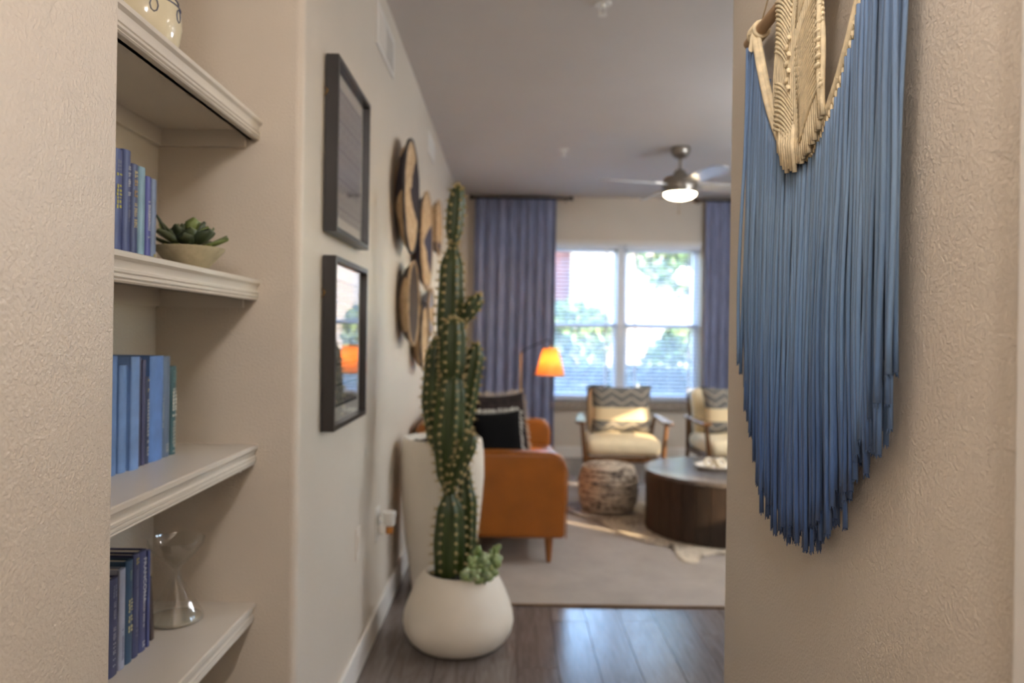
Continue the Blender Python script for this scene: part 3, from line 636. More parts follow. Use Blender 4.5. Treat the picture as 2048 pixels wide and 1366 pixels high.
def stem(parent, pts, rad, ribs=7, name='stem', ph=None, amp=.34, sp=.0215):
    pts = [Vector(p) for p in pts]
    # resample
    P, Q = [], []
    for i in range(len(pts)-1):
        n = max(2, int((pts[i+1]-pts[i]).length/.0175))
        for k in range(n):
            u = k/n; w = u*u*(3-2*u); P.append(pts[i].lerp(pts[i+1], u)); Q.append(rad[i]+(rad[i+1]-rad[i])*w)
    P.append(pts[-1]); Q.append(rad[-1]); N = len(P); m = ribs*6; ph = -math.pi/2+math.pi/ribs if ph is None else ph
    vs = []; sb = MB(); acc = 0; fr_ = []
    for i in range(N):
        tn = (P[min(i+1, N-1)]-P[max(i-1, 0)]).normalized(); a = Vector((1, 0, 0)); a = (a-tn*a.dot(tn)).normalized(); b = tn.cross(a); fr_.append((tn, a, b))
        for j in range(m):
            an = 2*math.pi*j/m; f = 1-amp*abs(math.sin(ribs*(an-ph)/2))**.9; vs.append(P[i]+(a*math.cos(an)+b*math.sin(an))*Q[i]*f)
    fs = [(i*m+j, i*m+(j+1)%m, (i+1)*m+(j+1)%m, (i+1)*m+j) for i in range(N-1) for j in range(m)]; fs += [tuple(range(m))[::-1], tuple((N-1)*m+j for j in range(m))]
    o = MB().add(vs, fs).build(name, M_cactus, parent, True)
    lr = random.Random(N*7+ribs); step = 2
    for r_ in range(ribs):
        an = ph+2*math.pi*r_/ribs
        for i in range(1, N):
            if (i+r_) % step: continue
            tn, a, b = fr_[i]; d = (a*math.cos(an)+b*math.sin(an)); c = P[i]+d*(Q[i]*1.0)
            sb.ball(c, (.0066, .0066, .0066), 6, 4)
            for k in range(6):
                v = (d + Vector((lr.uniform(-1, 1), lr.uniform(-1, 1), lr.uniform(-1, 1)))*.8).normalized(); L = lr.uniform(.012, .022)
                sb.tube([c, c+v*L], [.0011, .0004], 3, False)
    tip = P[-1]
    for k in range(16): 
        q = tip+Vector((lr.uniform(-1, 1), lr.uniform(-1, 1), 0))*Q[-1]*.8; sb.ball(q, .0048, 5, 3); sb.tube([q, q+Vector((lr.uniform(-.4, .4), lr.uniform(-.4, .4), 1)).normalized()*.018], [.0011, .0004], 3, False)
    tag(sb.build('spines', M_spine, o, True), kind='stuff')
    return o
lr = random.Random(31); mb = MB()
for k in range(40):
    a = lr.uniform(0, 6.28); rr = .165*math.sqrt(lr.random()); mb.ball((tp.x+rr*math.cos(a), tp.y+rr*math.sin(a), .744), (.020, .014, .009), 5, 3, Matrix.Rotation(lr.uniform(0, 3), 3, 'Z'))
tag(mb.build('mulch', simple('dark_mulch', (48, 38, 32), .9, var=.3), t), kind='stuff')
t = thing('cactus_pot', (-.198, 3.12, 0), 'squat white bell-shaped pot on the floor holding the cactus', 'planter'); cp = t.location
bp = [(0, 0), (.150, 0), (.178, .012), (.204, .036), (.222, .068), (.229, .102), (.225, .138), (.212, .180), (.194, .226), (.174, .266), (.153, .298), (.142, .307), (.134, .307), (.130, .300), (.130, .27), (0, .26)]
MB().lathe(cp, bp, 64).build('pot', M_white_cer, t, smooth=60)
MB().lathe(cp, [(0, .262), (.129, .262), (.129, .284), (.06, .290), (0, .292)], 32).build('soil', M_soil, t, smooth=40)
mb = MB(); lr = random.Random(9)
for k in range(26):
    a = lr.uniform(0, 6.28); rr = .115*math.sqrt(lr.random()); mb.ball((cp.x+rr*math.cos(a), cp.y+rr*math.sin(a), .292), (.011, .009, .007), 5, 3)
tag(mb.build('gravel', simple('dark_gravel', (44, 42, 42), .8, var=.3), t), kind='stuff')
ct = thing('pot_cactus', (-.235, 3.10, .285), 'tall branching ribbed cactus growing from the squat white pot', 'cactus')
stem(ct, [(-.238, 3.10, .285), (-.238, 3.10, .42), (-.236, 3.10, .55), (-.242, 3.10, .635)], [.066, .074, .064, .026])
stem(ct, [(-.242, 3.10, .625), (-.244, 3.10, .72), (-.248, 3.10, .88), (-.24, 3.10, 1.02), (-.236, 3.10, 1.11)], [.026, .060, .074, .068, .048])
stem(ct, [(-.236, 3.10, 1.10), (-.235, 3.10, 1.17), (-.234, 3.10, 1.27), (-.234, 3.10, 1.335), (-.234, 3.10, 1.352)], [.046, .060, .060, .048, .02])
stem(ct, [(-.246, 3.18, .95), (-.247, 3.18, 1.20), (-.252, 3.18, 1.349), (-.2506, 3.18, 1.567), (-.2455, 3.18, 1.668)], [.05, .064, .066, .056, .022])
stem(ct, [(-.2455, 3.18, 1.66), (-.242, 3.18, 1.736), (-.2355, 3.18, 1.828), (-.231, 3.18, 1.896), (-.2295, 3.18, 1.917)], [.020, .037, .039, .029, .012], 6)
stem(ct, [(-.2145, 3.16, 1.324), (-.181, 3.16, 1.374), (-.147, 3.16, 1.4245), (-.130, 3.16, 1.454)], [.017, .032, .034, .015], 6)
stem(ct, [(-.258, 3.15, .74), (-.305, 3.16, .86), (-.322, 3.16, 1.0), (-.314, 3.16, 1.19), (-.308, 3.16, 1.268)], [.025, .042, .048, .042, .018], 6)
stem(ct, [(-.215, 3.15, .74), (-.190, 3.16, .90), (-.1685, 3.16, 1.06), (-.147, 3.16, 1.19), (-.140, 3.16, 1.247)], [.022, .036, .043, .040, .018], 6)
stem(ct, [(-.236, 3.07, .635), (-.205, 3.05, .74), (-.165, 3.04, .84), (-.150, 3.04, .885)], [.02, .036, .040, .02], 6)
stem(ct, [(-.175, 3.16, .285), (-.172, 3.16, .42), (-.172, 3.16, .58), (-.178, 3.16, .65), (-.170, 3.16, .72)], [.034, .044, .044, .03, .012], 6)
t = thing('jelly_bean_succulent', (-.135, 3.05, .285), 'pale green plump-leaved succulent beside the cactus in the squat pot', 'plant')
M_bean = NT('bean_leaf'); _oi = M_bean.n('ShaderNodeObjectInfo'); M_bean.base(M_bean.ramp(_oi.outputs['Random'], [(0, (112, 132, 70)), (.5, (140, 156, 104)), (1, (164, 180, 142))])); M_bean.p.inputs['Roughness'].default_value = .4; M_bean.p.inputs['Subsurface Weight'].default_value = .1; M_bean = M_bean.m
bm_ = MB().ball((0, 0, .016), (.0125, .0125, .019), 10, 7).mesh('leaf', True); bm_.materials.append(M_bean)
stm = MB(); lr = random.Random(21)
for (sx, sy, sz, L, dx) in ((-.020, -.055, 0, .04, -.012), (.012, -.062, 0, .045, .006), (.045, -.045, 0, .055, .022), (.0, -.03, 0, .085, -.006), (.03, -.02, 0, .10, .02), (.055, -.005, 0, .085, .045), (.012, .005, 0, .115, .004), (.045, .03, 0, .12, .05)):
    p0 = Vector((sx, sy, sz)); p1 = p0+Vector((dx, -.012, L)); stm.tube([t.location+p0, t.location+p1], .004, 6)
    nn = max(3, int(L/.017))
    for k in range(nn*2):
        u = (k+1)/(nn*2); q = p0.lerp(p1, .25+.75*u); a = k*2.4; el = R(15+50*u)
        o = bpy.data.objects.new('leaf', bm_); COL.objects.link(o); o.parent = t; o.location = q
        dv = Vector((math.cos(a)*math.cos(el), math.sin(a)*math.cos(el), math.sin(el))); o.rotation_euler = dv.to_track_quat('Z', 'Y').to_euler(); s_ = lr.uniform(.85, 1.2); o.scale = (s_, s_, s_*.92)
stm.build('stalks', simple('bean_stalk', (110, 122, 70), .6), t, True)

# ================================================================ rug, hide
def rug_mat():
    t = NT('beige_rug'); v = t.coord('Object'); n1 = t.noise(v, 3, 4, .6); n2 = t.noise(t.coord('Object', (1, 8, 1)), 26, 3)
    t.base(t.mix(t.math('MULTIPLY', n2, .5), t.ramp(n1, [(.3, (170, 158, 146)), (.7, (192, 179, 166))]), lin((148, 136, 124)))); t.p.inputs['Roughness'].default_value = .95
    wv = t.n('ShaderNodeTexWave'); wv.bands_direction = 'Y'; wv.inputs['Scale'].default_value = 34; wv.inputs['Distortion'].default_value = 1.5; t.l(v, wv.inputs['Vector']); t.bump(t.math('ADD', wv.outputs['Fac'], n2), .003); return t.m
t = thing('area_rug', (1.0, 5.0, 0), 'flat beige woven area rug under the sofa and table', 'rug')
RY0, RY1, RX0, RX1 = 3.555, 6.48, -.165, 2.35
box('rug_field', (RX0, RX1, RY0+.012, RY1-.012, .0005, .011), rug_mat(), t, .003)
box('bound_edge', (RX0, RX1, RY0, RY0+.012, .0005, .0105), simple('rug_binding', (112, 88, 66), .9), t, .003); box('bound_edge', (RX0, RX1, RY1-.012, RY1, .0005, .0105), MATS['rug_binding'], t, .003)
out = [(.42, 5.42), (.55, 5.22), (.63, 5.08), (.73, 4.84), (.85, 4.64), (.96, 4.56), (1.0, 4.50), (.985, 4.33), (1.01, 4.24), (1.08, 4.235), (1.14, 4.34), (1.22, 4.41), (1.32, 4.36), (1.48, 4.28), (1.66, 4.33), (1.75, 4.22), (1.85, 4.20), (1.93, 4.36), (2.05, 4.6), (2.16, 4.95), (2.12, 5.3), (2.02, 5.58), (1.75, 5.75), (1.45, 5.72), (1.1, 5.74), (.85, 5.76), (.62, 5.75), (.45, 5.64)]
def hide():
    # smooth closed outline
    pts = []; n = len(out)
    for i in range(n):
        p0, p1, p2, p3 = [Vector(out[(i+k-1) % n]) for k in range(4)]
        for k in range(4):
            u = k/4; pts.append(.5*((2*p1)+(-p0+p2)*u+(2*p0-5*p1+4*p2-p3)*u*u+(-p0+3*p1-3*p2+p3)*u**3))
    c = Vector((1.3, 5.05)); N = len(pts); vs = []; rings = [.3, .6, .85, .95, 1.0]; lr = random.Random(4)
    ph = [max(0, math.sin(i*.35)+math.sin(i*.83+1))*.011 for i in range(N)]
    for q in rings:
        for i, p in enumerate(pts): 
            w = c.lerp(p, q); vs.append((w.x, w.y, .0155 + (ph[i] if q > .97 else (ph[i]*.4 if q > .9 else 0))))
    fs = [tuple(range(N))] + [(r_*N+i, r_*N+(i+1) % N, (r_+1)*N+(i+1) % N, (r_+1)*N+i) for r_ in range(len(rings)-1) for i in range(N)]
    mb = MB().add(vs, fs); k = len(vs)
    mb.add([(x, y, z-.0035) for x, y, z in vs], [f[::-1] for f in fs]); b = (len(rings)-1)*N
    mb.f += [(b+i, b+(i+1) % N, k+b+(i+1) % N, k+b+i) for i in range(N)]
    t = NT('cowhide'); v = t.coord('Object'); f = t.noise(v, 2.6, 4, .6); f2 = t.noise(v, 46, 3, .7)
    t.base(t.mix(t.ramp(t.math('ADD', t.math('MULTIPLY', f2, .5), t.math('MULTIPLY', f, .6)), [(.5, (0, 0, 0)), (.62, (255, 255, 255))]), lin((206, 190, 166)), lin((120, 106, 92)))); t.p.inputs['Roughness'].default_value = .75; t.bump(f2, .002)
    th = thing('cowhide', (1.3, 5.05, .012), 'speckled pale cowhide with wavy edge under the round table', 'rug'); mb.build('hide', t.m, th, True)
hide()

# ================================================================ sofa
t = thing('sofa', (-.1, 5.05, 0), 'tan leather sofa with wooden legs along the left wall', 'sofa'); SY0, SY1 = 4.16, 5.95; SF = .32
def arm(y0, y1):
    pr = [(-.515, .155), (SF, .155), (SF+.004, .35), (SF+.006, .53)]
    for i in range(1, 7): a = R(90*i/6); pr.append((SF+.006-.085+.085*math.cos(a), .545+.085*math.sin(a)))
    pr += [(-.515, .632)]
    MB().extrude(pr, 'Y', y0, y1).build('arm', M_leather, t, smooth=50, bevel=.022, seg=3)
arm(SY0, SY0+.15); arm(SY1-.15, SY1)
MB().rbox((-.44, (SY0+SY1)/2, .475), (.16, SY1-SY0-.02, .63), .05, 5).build('backrest', M_leather, t, True)
MB().rbox((-.09, (SY0+SY1)/2, .215), (.78, SY1-SY0-.30, .13), .02, 4).build('seat_base', M_leather, t, True)
ymid = (SY0+SY1)/2; a_, b_ = SY0+.155, SY1-.155
for (y0, y1) in ((a_, ymid-.004), (ymid+.004, b_)):
    MB().rbox((-.02, (y0+y1)/2, .363), (.74, y1-y0, .16), .05, 6, puff=.02).build('seat_cushion', M_leather, t, True)
    MB().rbox((-.295, (y0+y1)/2, .63), (.15, y1-y0, .36), .06, 5, mx=Matrix.Rotation(R(-10), 4, 'Y')).build('back_cushion', M_leather, t, True)
MB().tube([(SF+.006, SY0-.001, .16), (SF+.01, SY0-.001, .53), (SF-.02, SY0-.001, .605), (SF-.08, SY0-.001, .633), (-.5, SY0-.001, .635)], .004, 6).build('piping', M_leather, t, True)
for lx in (.235, -.42):
    for ly in (SY0+.06, SY1-.06):
        zl = .0115 if lx > 0 else 0; MB().lathe((lx, ly, zl), [(0, 0), (.013, 0), (.014, .004), (.027, .16-zl), (0, .16-zl)], 16).build('leg', M_leg, t, smooth=40)
def cushion(name, c, w, h, th, yaw, tilt, mat, label, cat='cushion', group=None):
    # yaw: facing direction about z (0 = faces -y)
    mx = Matrix.Translation(c) @ Matrix.Rotation(R(yaw), 4, 'Z') @ Matrix.Rotation(R(90-tilt), 4, 'X')
    t = thing(name, c, label, cat, group); MB().pillow(w, h, th, mx).build('cover', mat, t, True, merge=True); return t, mx
def fringe(t, mx, w, h, edges, mat, L=.035, n=26):
    mb = MB(); lr = random.Random(5)
    for e in edges:
        for k in range(n):
            u = -1+2*(k+.5)/n; p = 1-.09*(1-u*u)
            if e == 'top': a = Vector((w/2*u, h/2*p, 0)); d = Vector((0, 1, 0))
            elif e == 'right': a = Vector((w/2*p, h/2*u, 0)); d = Vector((1, -.5, 0))
            else: a = Vector((-w/2*p, h/2*u, 0)); d = Vector((-1, -.5, 0))
            d = (d+Vector((lr.uniform(-.4, .4), lr.uniform(-.3, .3), lr.uniform(-.6, .6)))).normalized(); q = a+d*L*lr.uniform(.7, 1.1); mb.tube([mx @ a, mx @ ((a+q)/2+Vector((0, .003, 0))), mx @ q], [.0045, .005, .004], 4)
    mb.build('fringe', mat, t, True)
p, mx = cushion('throw_pillow', (-.055, 4.80, .69), .44, .44, .15, 38, 12, M_dkbrown_fab, 'dark brown throw pillow with pale fringe, behind the black one on the sofa', group='throw pillows on the sofa'); fringe(p, mx, .44, .44, ('top', 'right'), simple('tan_fringe', (190, 172, 150), .9))
for sgn in (.12, -.05, -.14):
    mbs = MB(); lr = random.Random(int(sgn*100+50))
    for k in range(10): 
        u = -.17+.034*k; mbs.ball(mx @ Vector((u, sgn, .071-.5*abs(u)**1.7-.55*abs(sgn)**2)), (.008, .005, .006), 5, 3)
    mbs.build('stitching', M_fringe, p, True)
p, mx = cushion('throw_pillow', (-.075, 4.52, .635), .38, .38, .14, 30, 14, M_black_fab, 'black throw pillow with white fringe nearest the sofa arm', group='throw pillows on the sofa'); fringe(p, mx, .38, .38, ('right', 'top'), M_fringe, .03)

# ================================================================ floor lamp
t = thing('floor_lamp', (.10, 6.7, 0), 'slim arc floor lamp with glowing amber shade beside the curtain', 'lamp')
MB().lathe((.10, 6.7, 0), [(0, 0), (.13, 0), (.13, .012), (.118, .02), (.02, .024), (0, .024)], 32).build('base', M_dkmetal, t, smooth=40)
MB().tube([(.10, 6.7, .02), (.10, 6.7, 1.128)], .009, 10).build('pole', M_brass, t, smooth=50)
MB().tube([(.10, 6.7, 1.12), (.16, 6.7, 1.165), (.27, 6.7, 1.215), (.345, 6.7, 1.244), (.36, 6.7, 1.236), (.362, 6.7, 1.19)], .0055, 8).build('arm', M_dkmetal, t, True)
sm = NT('lamp_shade'); sm.t.nodes.remove(sm.p); _o = [n for n in sm.t.nodes if n.type == 'OUTPUT_MATERIAL'][0]; d1 = sm.n('ShaderNodeBsdfDiffuse'); d1.inputs[0].default_value = lin((236, 200, 140)); d2 = sm.n('ShaderNodeBsdfTranslucent'); d2.inputs[0].default_value = lin((255, 192, 112)); mxs = sm.n('ShaderNodeMixShader'); mxs.inputs[0].default_value = .6
sm.l(d1.outputs[0], mxs.inputs[1]); sm.l(d2.outputs[0], mxs.inputs[2]); sm.l(mxs.outputs[0], _o.inputs[0])
SHC = (.362, 6.7, 0); vs = []; mb = MB(); n = 40
for (r_, z_) in ((.130, .928), (.064, 1.166), (.061, 1.166), (.127, .928)): vs += [(SHC[0]+r_*math.cos(2*math.pi*i/n), SHC[1]+r_*math.sin(2*math.pi*i/n), z_) for i in range(n)]
mb.add(vs, [(a*n+i, a*n+(i+1) % n, ((a+1) % 4)*n+(i+1) % n, ((a+1) % 4)*n+i) for a in range(4) for i in range(n)]).build('lamp_shade', sm.m, t, smooth=40)
MB().lathe((SHC[0], SHC[1], 1.10), [(0, 0), (.016, 0), (.02, .05), (.012, .09), (0, .09)], 14).build('socket', M_brass, t, smooth=40)
MB().ball((SHC[0], SHC[1], 1.055), (.028, .028, .036), 16, 10).build('bulb', emit('lamp_bulb', (1, .74, .42, 1), FLOOR_LAMP), t, True)

# ================================================================ armchairs
def armchair():
    t = thing('armchair', (0, 0, 0), 'x', 'chair', 'wooden armchairs by the window')
    for s in (-1, 1):
        poly = [(s*.30, -.355), (s*.325, -.385), (s*.375, -.375), (s*.385, -.30), (s*.365, -.05), (s*.335, .27), (s*.305, .28), (s*.295, -.05)]
        poly = poly if s > 0 else poly[::-1]
        MB().extrude(poly, 'Z', .583, .607).build('arm', M_walnut, t, bevel=.006)
        MB().tube([(s*.300, -.33, 0), (s*.302, -.325, .30), (s*.33, -.30, .585)], [.014, .021, .016], 12).build('leg', M_walnut, t, smooth=50)
        MB().tube([(s*.27, .42, 0), (s*.275, .33, .30), (s*.31, .24, .585)], [.013, .019, .015], 12).build('leg', M_walnut, t, smooth=50)
        MB().box(s*.275-.012, s*.275+.012, -.32, .33, .285, .33).build('side_rail', M_walnut, t, bevel=.004)
    box('front_rail', (-.29, .29, -.345, -.318, .285, .33), M_walnut, t, .004); box('rear_rail', (-.27, .27, .32, .345, .285, .33), M_walnut, t, .004)
    mxb = Matrix.Rotation(R(-18), 4, 'X')
    MB().rbox((0, -.03, .395), (.59, .62, .13), .055, 6, puff=.025).build('seat_cushion', M_cream_fab, t, True)
    MB().rbox((0, .30, .625), (.50, .13, .42), .055, 6, mx=mxb).build('back_cushion', M_cream_fab, t, True)
    MB().box(-.26, -.235, -.01, .015, -.25, .23, Matrix.Translation((0, .385, .60)) @ mxb).box(.235, .26, -.01, .015, -.25, .23, Matrix.Translation((0, .385, .60)) @ mxb).box(-.26, .26, -.01, .015, .19, .23, Matrix.Translation((0, .385, .60)) @ mxb).build('back_frame', M_walnut, t)
    return t
ch = armchair(); kids = list(ch.children)
def place(t, x, y, rz, lab): t.location = (x, y, .0115); t.rotation_euler = (0, 0, R(rz)); t['label'] = lab
c2 = ch.copy(); COL.objects.link(c2)
for k_ in kids: c_ = k_.copy(); COL.objects.link(c_); c_.parent = c2
place(ch, .925, 6.20, -3, 'walnut armchair with cream cushion behind the knitted pouf'); place(c2, 1.86, 6.22, 4, 'walnut armchair with cream cushion behind the round table')
def chair_pillow_mat():
    t = NT('zigzag_weave'); v = t.coord('Object'); sp = t.n('ShaderNodeSeparateXYZ'); t.l(v, sp.inputs[0]); x, z = sp.outputs[0], sp.outputs[2]
    tri = t.math('ABSOLUTE', t.math('SUBTRACT', t.math('FRACT', t.math('MULTIPLY', x, 6.2)), .5))
    zz = t.math('ADD', z, t.math('MULTIPLY', tri, .10)); st = t.math('LESS_THAN', t.math('ABSOLUTE', t.math('SUBTRACT', t.math('FRACT', t.math('MULTIPLY', zz, 15)), .5)), .10)
    band = t.math('LESS_THAN', t.math('ABSOLUTE', t.math('ADD', z, .03)), .052)
    g = t.ramp(t.noise(v, 60, 3), [(.3, (84, 82, 80)), (.7, (122, 118, 112))]); c = t.mix(st, g, lin((164, 154, 138))); c = t.mix(band, c, lin((222, 200, 160)))
    t.base(c); t.p.inputs['Roughness'].default_value = .9; t.bump(t.math('ADD', t.noise(v, 140), band), .003); return t.m
M_zig = chair_pillow_mat()
cushion('lumbar_pillow', (.935, 6.262, .672), .52, .42, .14, -3, 17, M_zig, 'grey zigzag woven pillow with cream band on the chair behind the pouf', group='woven pillows on the armchairs')
cushion('lumbar_pillow', (1.875, 6.285, .672), .52, .42, .14, 4, 17, M_zig, 'grey zigzag woven pillow on the chair behind the round table', group='woven pillows on the armchairs')

# ================================================================ knitted pouf
t = thing('pouf', (.735, 5.50, .0165), 'round knitted black and cream wool pouf on the cowhide', 'pouf'); pc = t.location
pt = NT('speckled_wool'); _v = pt.coord('Object'); _f = pt.noise(_v, 34, 3, .7); _f2 = pt.noise(pt.coord('Object', (1, 1, 7)), 8, 3, .6)
pt.base(pt.ramp(pt.math('MULTIPLY_ADD', _f2, .5, pt.math('MULTIPLY', _f, .5)), [(.36, (40, 36, 40)), (.43, (120, 106, 94)), (.52, (196, 178, 156)), (.7, (218, 202, 182))])); pt.p.inputs['Roughness'].default_value = .95; pt.bump(pt.noise(_v, 180), .003); M_wool = pt.m
NR = 10
for i in range(NR):
    z = .018+.0315*i; u = (i+.5)/NR; rad = .205*(1-.20*abs(2*u-1)**3.2)+.003*math.sin(i*2.3)
    for q in (0, 1):
        MB().ring((pc.x, pc.y, pc.z+z+q*.0105), rad+.002*(1-q), .0115, 108, 6, 'Z', 36, .24, q*math.pi+i).build('braid', M_wool, t, True)
for i in range(7):
    MB().ring((pc.x, pc.y, pc.z+.322+.003*i), .152-.024*i, .0125, 72, 6, 'Z', 30-3*i, .25, i).build('braid', M_wool, t, True)
MB().lathe(pc, [(0, .004), (.15, .004), (.19, .05), (.195, .2), (.18, .29), (.14, .322), (0, .338)], 32).build('filling', simple('pouf_core', (90, 80, 72), .95), t, smooth=50)

# ================================================================ round coffee table
TX, TY, TR, TH = 1.445, 5.0, .52, .392
t = thing('coffee_table', (TX, TY, .0165), 'round dark wooden drum coffee table with weathered top', 'table')
MB().lathe((TX, TY, .0165), [(0, 0), (TR-.022, 0), (TR-.022, TH-.045), (0, TH-.045)], 64).build('core', simple('table_core', (24, 18, 14), .9), t)
NS = 36; vs = []; a0 = math.pi/NS-.004
arc = [-a0+2*a0*i/4 for i in range(5)]; poly = [(TR*math.cos(a), TR*math.sin(a)) for a in arc]+[((TR-.024)*math.cos(a), (TR-.024)*math.sin(a)) for a in arc[::-1]]
stm_ = MB().extrude(poly, 'Z', .002, TH-.026).mesh('stave', 30); stm_.materials.append(M_stave)
lr = random.Random(2)
for i in range(NS):
    o = bpy.data.objects.new('stave', stm_); COL.objects.link(o); o.parent = t; o.rotation_euler = (0, 0, 2*math.pi*i/NS); s_ = 1-.006*lr.random(); o.scale = (s_, s_, 1)
nb = 9; bw = 2*(TR+.006)/nb; RT = TR+.006
for i in range(nb):
    ya, yb = -RT+i*bw+.0015, -RT+(i+1)*bw-.0015; L = []
    for k in range(9): yv = ya+(yb-ya)*k/8; L.append((yv, math.sqrt(max(0, RT*RT-yv*yv))))
    split = lr.uniform(-.2, .2)
    for (lo, hi) in ((None, split-.0015), (split+.0015, None)):
        right = [(x if hi is None else min(x, hi), yv) for yv, x in L]; left = [(-x if lo is None else max(-x, lo), yv) for yv, x in L]
        if any(r_[0]-l_[0] < .005 for r_, l_ in zip(right[3:6], left[3:6])): continue
        pl = []
        for q in [(r_[0], r_[1]) for r_ in right]+[(l_[0], l_[1]) for l_ in left[::-1]]:
            q = (q[0]+TX, q[1]+TY)
            if not pl or (abs(q[0]-pl[-1][0])+abs(q[1]-pl[-1][1])) > 1e-5: pl.append(q)
        MB().extrude(pl, 'Z', .0165+TH-.024, .0165+TH).build('top_board', M_ttop, t)
t = thing('tray', (1.40, 5.02, .0165+TH), 'white octagonal tray on the round table', 'tray'); tz = t.location.z
def octa(r0, r1, z0, z1, c):
    vs = [(c[0]+r*math.cos(R(22.5+45*i)), c[1]+r*math.sin(R(22.5+45*i)), z) for r, z in ((r0, z0), (r1, z1), (r1-.008, z1), (r0-.006, z0+.008)) for i in range(8)]
    return MB().add(vs, [(a*8+i, a*8+(i+1) % 8, (a+1)*8+(i+1) % 8, (a+1)*8+i) for a in range(3) for i in range(8)]+[tuple(range(8))[::-1], tuple(24+i for i in range(8))])
octa(.12, .155, tz, tz+.026, (1.40, 5.02)).build('dish', M_white_cer, t)
t = thing('knot_ornament', (1.375, 4.99, tz+.009), 'cream chain-link ornament lying in the white tray', 'ornament')
M_cream_orn = simple('cream_ornament', (222, 208, 180), .6, var=.04)
for (dx, dy, dz, rx, ry) in ((-.035, .02, .034, 70, 10), (.01, .0, .034, 75, 95), (.052, .02, .034, 66, 20)):
    o = MB().ring((0, 0, 0), .026, .0095, 24, 8).build('link', M_cream_orn, None, True); o.parent = t; o.location = (dx, dy, dz); o.rotation_euler = (R(rx), 0, R(ry))

# ================================================================ curtains, rods, blinds
def curtain(x0, x1, label, seed):
    t = thing('curtain', ((x0+x1)/2, 7.80, .02), label, 'curtain', 'slate blue curtains beside the window'); lr = random.Random(seed); nx, nz = 110, 12; ps = [lr.uniform(0, 6.28) for _ in range(5)]; vs = []
    for side in (0, 1):
        for k in range(nz+1):
            u = k/nz; z = 2.715-2.69*u
            for i in range(nx+1):
                s = i/nx; am = .018+.022*u; w = am*math.sin(2*math.pi*8.5*s+.9*math.sin(2*math.pi*1.3*s+ps[0])+.25*u*math.sin(ps[1]+5*s))+.009*math.sin(2*math.pi*19*s+ps[2]+u)
                x = x0+(x1-x0)*s+.006*math.sin(2*math.pi*8.5*s*2+ps[3])*u + (-.02*u*(1-s) if seed == 1 else 0)
                vs.append((x, 7.80+w+side*.003, z))
    S = (nx+1)*(nz+1); g = lambda k, i: k*(nx+1)+i
    fs = [(g(k, i), g(k, i+1), g(k+1, i+1), g(k+1, i)) for k in range(nz) for i in range(nx)]; fs += [tuple(S+q for q in f[::-1]) for f in fs]
    for k in range(nz): fs += [(g(k, 0), g(k+1, 0), S+g(k+1, 0), S+g(k, 0)), (g(k, nx), S+g(k, nx), S+g(k+1, nx), g(k+1, nx))]
    MB().add(vs, fs).build('panel', M_curtain, t, True)
curtain(-.38, .462, 'slate blue curtain panel hanging left of the window behind the sofa', 1); curtain(2.022, 2.86, 'slate blue curtain panel hanging right of the window', 2)
def rod(x0, x1, label):
    t = thing('curtain_rod', ((x0+x1)/2, 7.79, 2.69), label, 'curtain rod', 'short dark curtain rods'); z = 2.697
    MB().tube([(x0+.02, 7.745, z), (x1-.02, 7.745, z)], .011, 12).build('rod', M_dkmetal, t, smooth=50)
    for x, s in ((x0, 1), (x1, -1)): MB().tube([(x, 7.745, z), (x+s*.012, 7.745, z), (x+s*.03, 7.745, z), (x+s*.04, 7.745, z)], [.018, .022, .022, .013], 12).build('finial', M_dkmetal, t, smooth=30)
    for x in (x0+.07, x1-.07): MB().tube([(x, 7.90, z-.01), (x, 7.76, z-.012), (x, 7.745, z)], .007, 8).lathe((x, 7.893, z-.01), [(0, 0), (.0, 0)], 3).build('bracket', M_dkmetal, t, True)
rod(-.436, .632, 'dark bronze curtain rod left of the window'); rod(1.88, 2.95, 'dark bronze curtain rod right of the window')
def blind(x0, x1, label):
    t = thing('window_blind', ((x0+x1)/2, YF+.024, WZ0), label, 'blind', 'white slatted blinds in the far window'); yb = YF+.024; xc = (x0+x1)/2; w = (x1-x0)/2
    MB().box(x0, x1, yb-.024, yb+.024, WZ1-.052, WZ1-.002).build('head_rail', M_blind, t, bevel=.003)
    vs = []
    for i in range(5): 
        q = -.0225+.045*i/4; zc = .0022*math.cos(q/.0225*1.5); vs += [(-w, q, zc+.0012), (w, q, zc+.0012), (w, q, zc-.0012), (-w, q, zc-.0012)]
    fs = [(4*i+j, 4*i+(j+1) % 4, 4*i+4+(j+1) % 4, 4*i+4+j) for i in range(4) for j in range(4)]+[(3, 2, 1, 0), (16, 17, 18, 19)]
    sm_ = MB().add(vs, fs).mesh('slat', 30); sm_.materials.append(M_blind); z = WZ0+.062
    while z < WZ1-.06:
        o = bpy.data.objects.new('slat', sm_); COL.objects.link(o); o.parent = t; o.location = (0, 0, z-WZ0); o.rotation_euler = (R(13), 0, 0); z += .0395
    MB().box(x0, x1, yb-.022, yb+.022, WZ0+.012, WZ0+.034).build('bottom_rail', M_blind, t, bevel=.004)
    for fx in (.10, .5, .90) if False else (.14, .86):
        x = x0+(x1-x0)*fx; MB().box(x-.006, x+.006, yb-.0245, yb-.0235, WZ0+.03, WZ1-.05).box(x-.006, x+.006, yb+.0235, yb+.0245, WZ0+.03, WZ1-.05).build('ladder_tape', M_blind, t)
blind(WX0+.006, cx-.044, 'white slatted blind in the window half beside the floor lamp'); blind(cx+.044, WX1-.006, 'white slatted blind in the window half beside the right curtain')

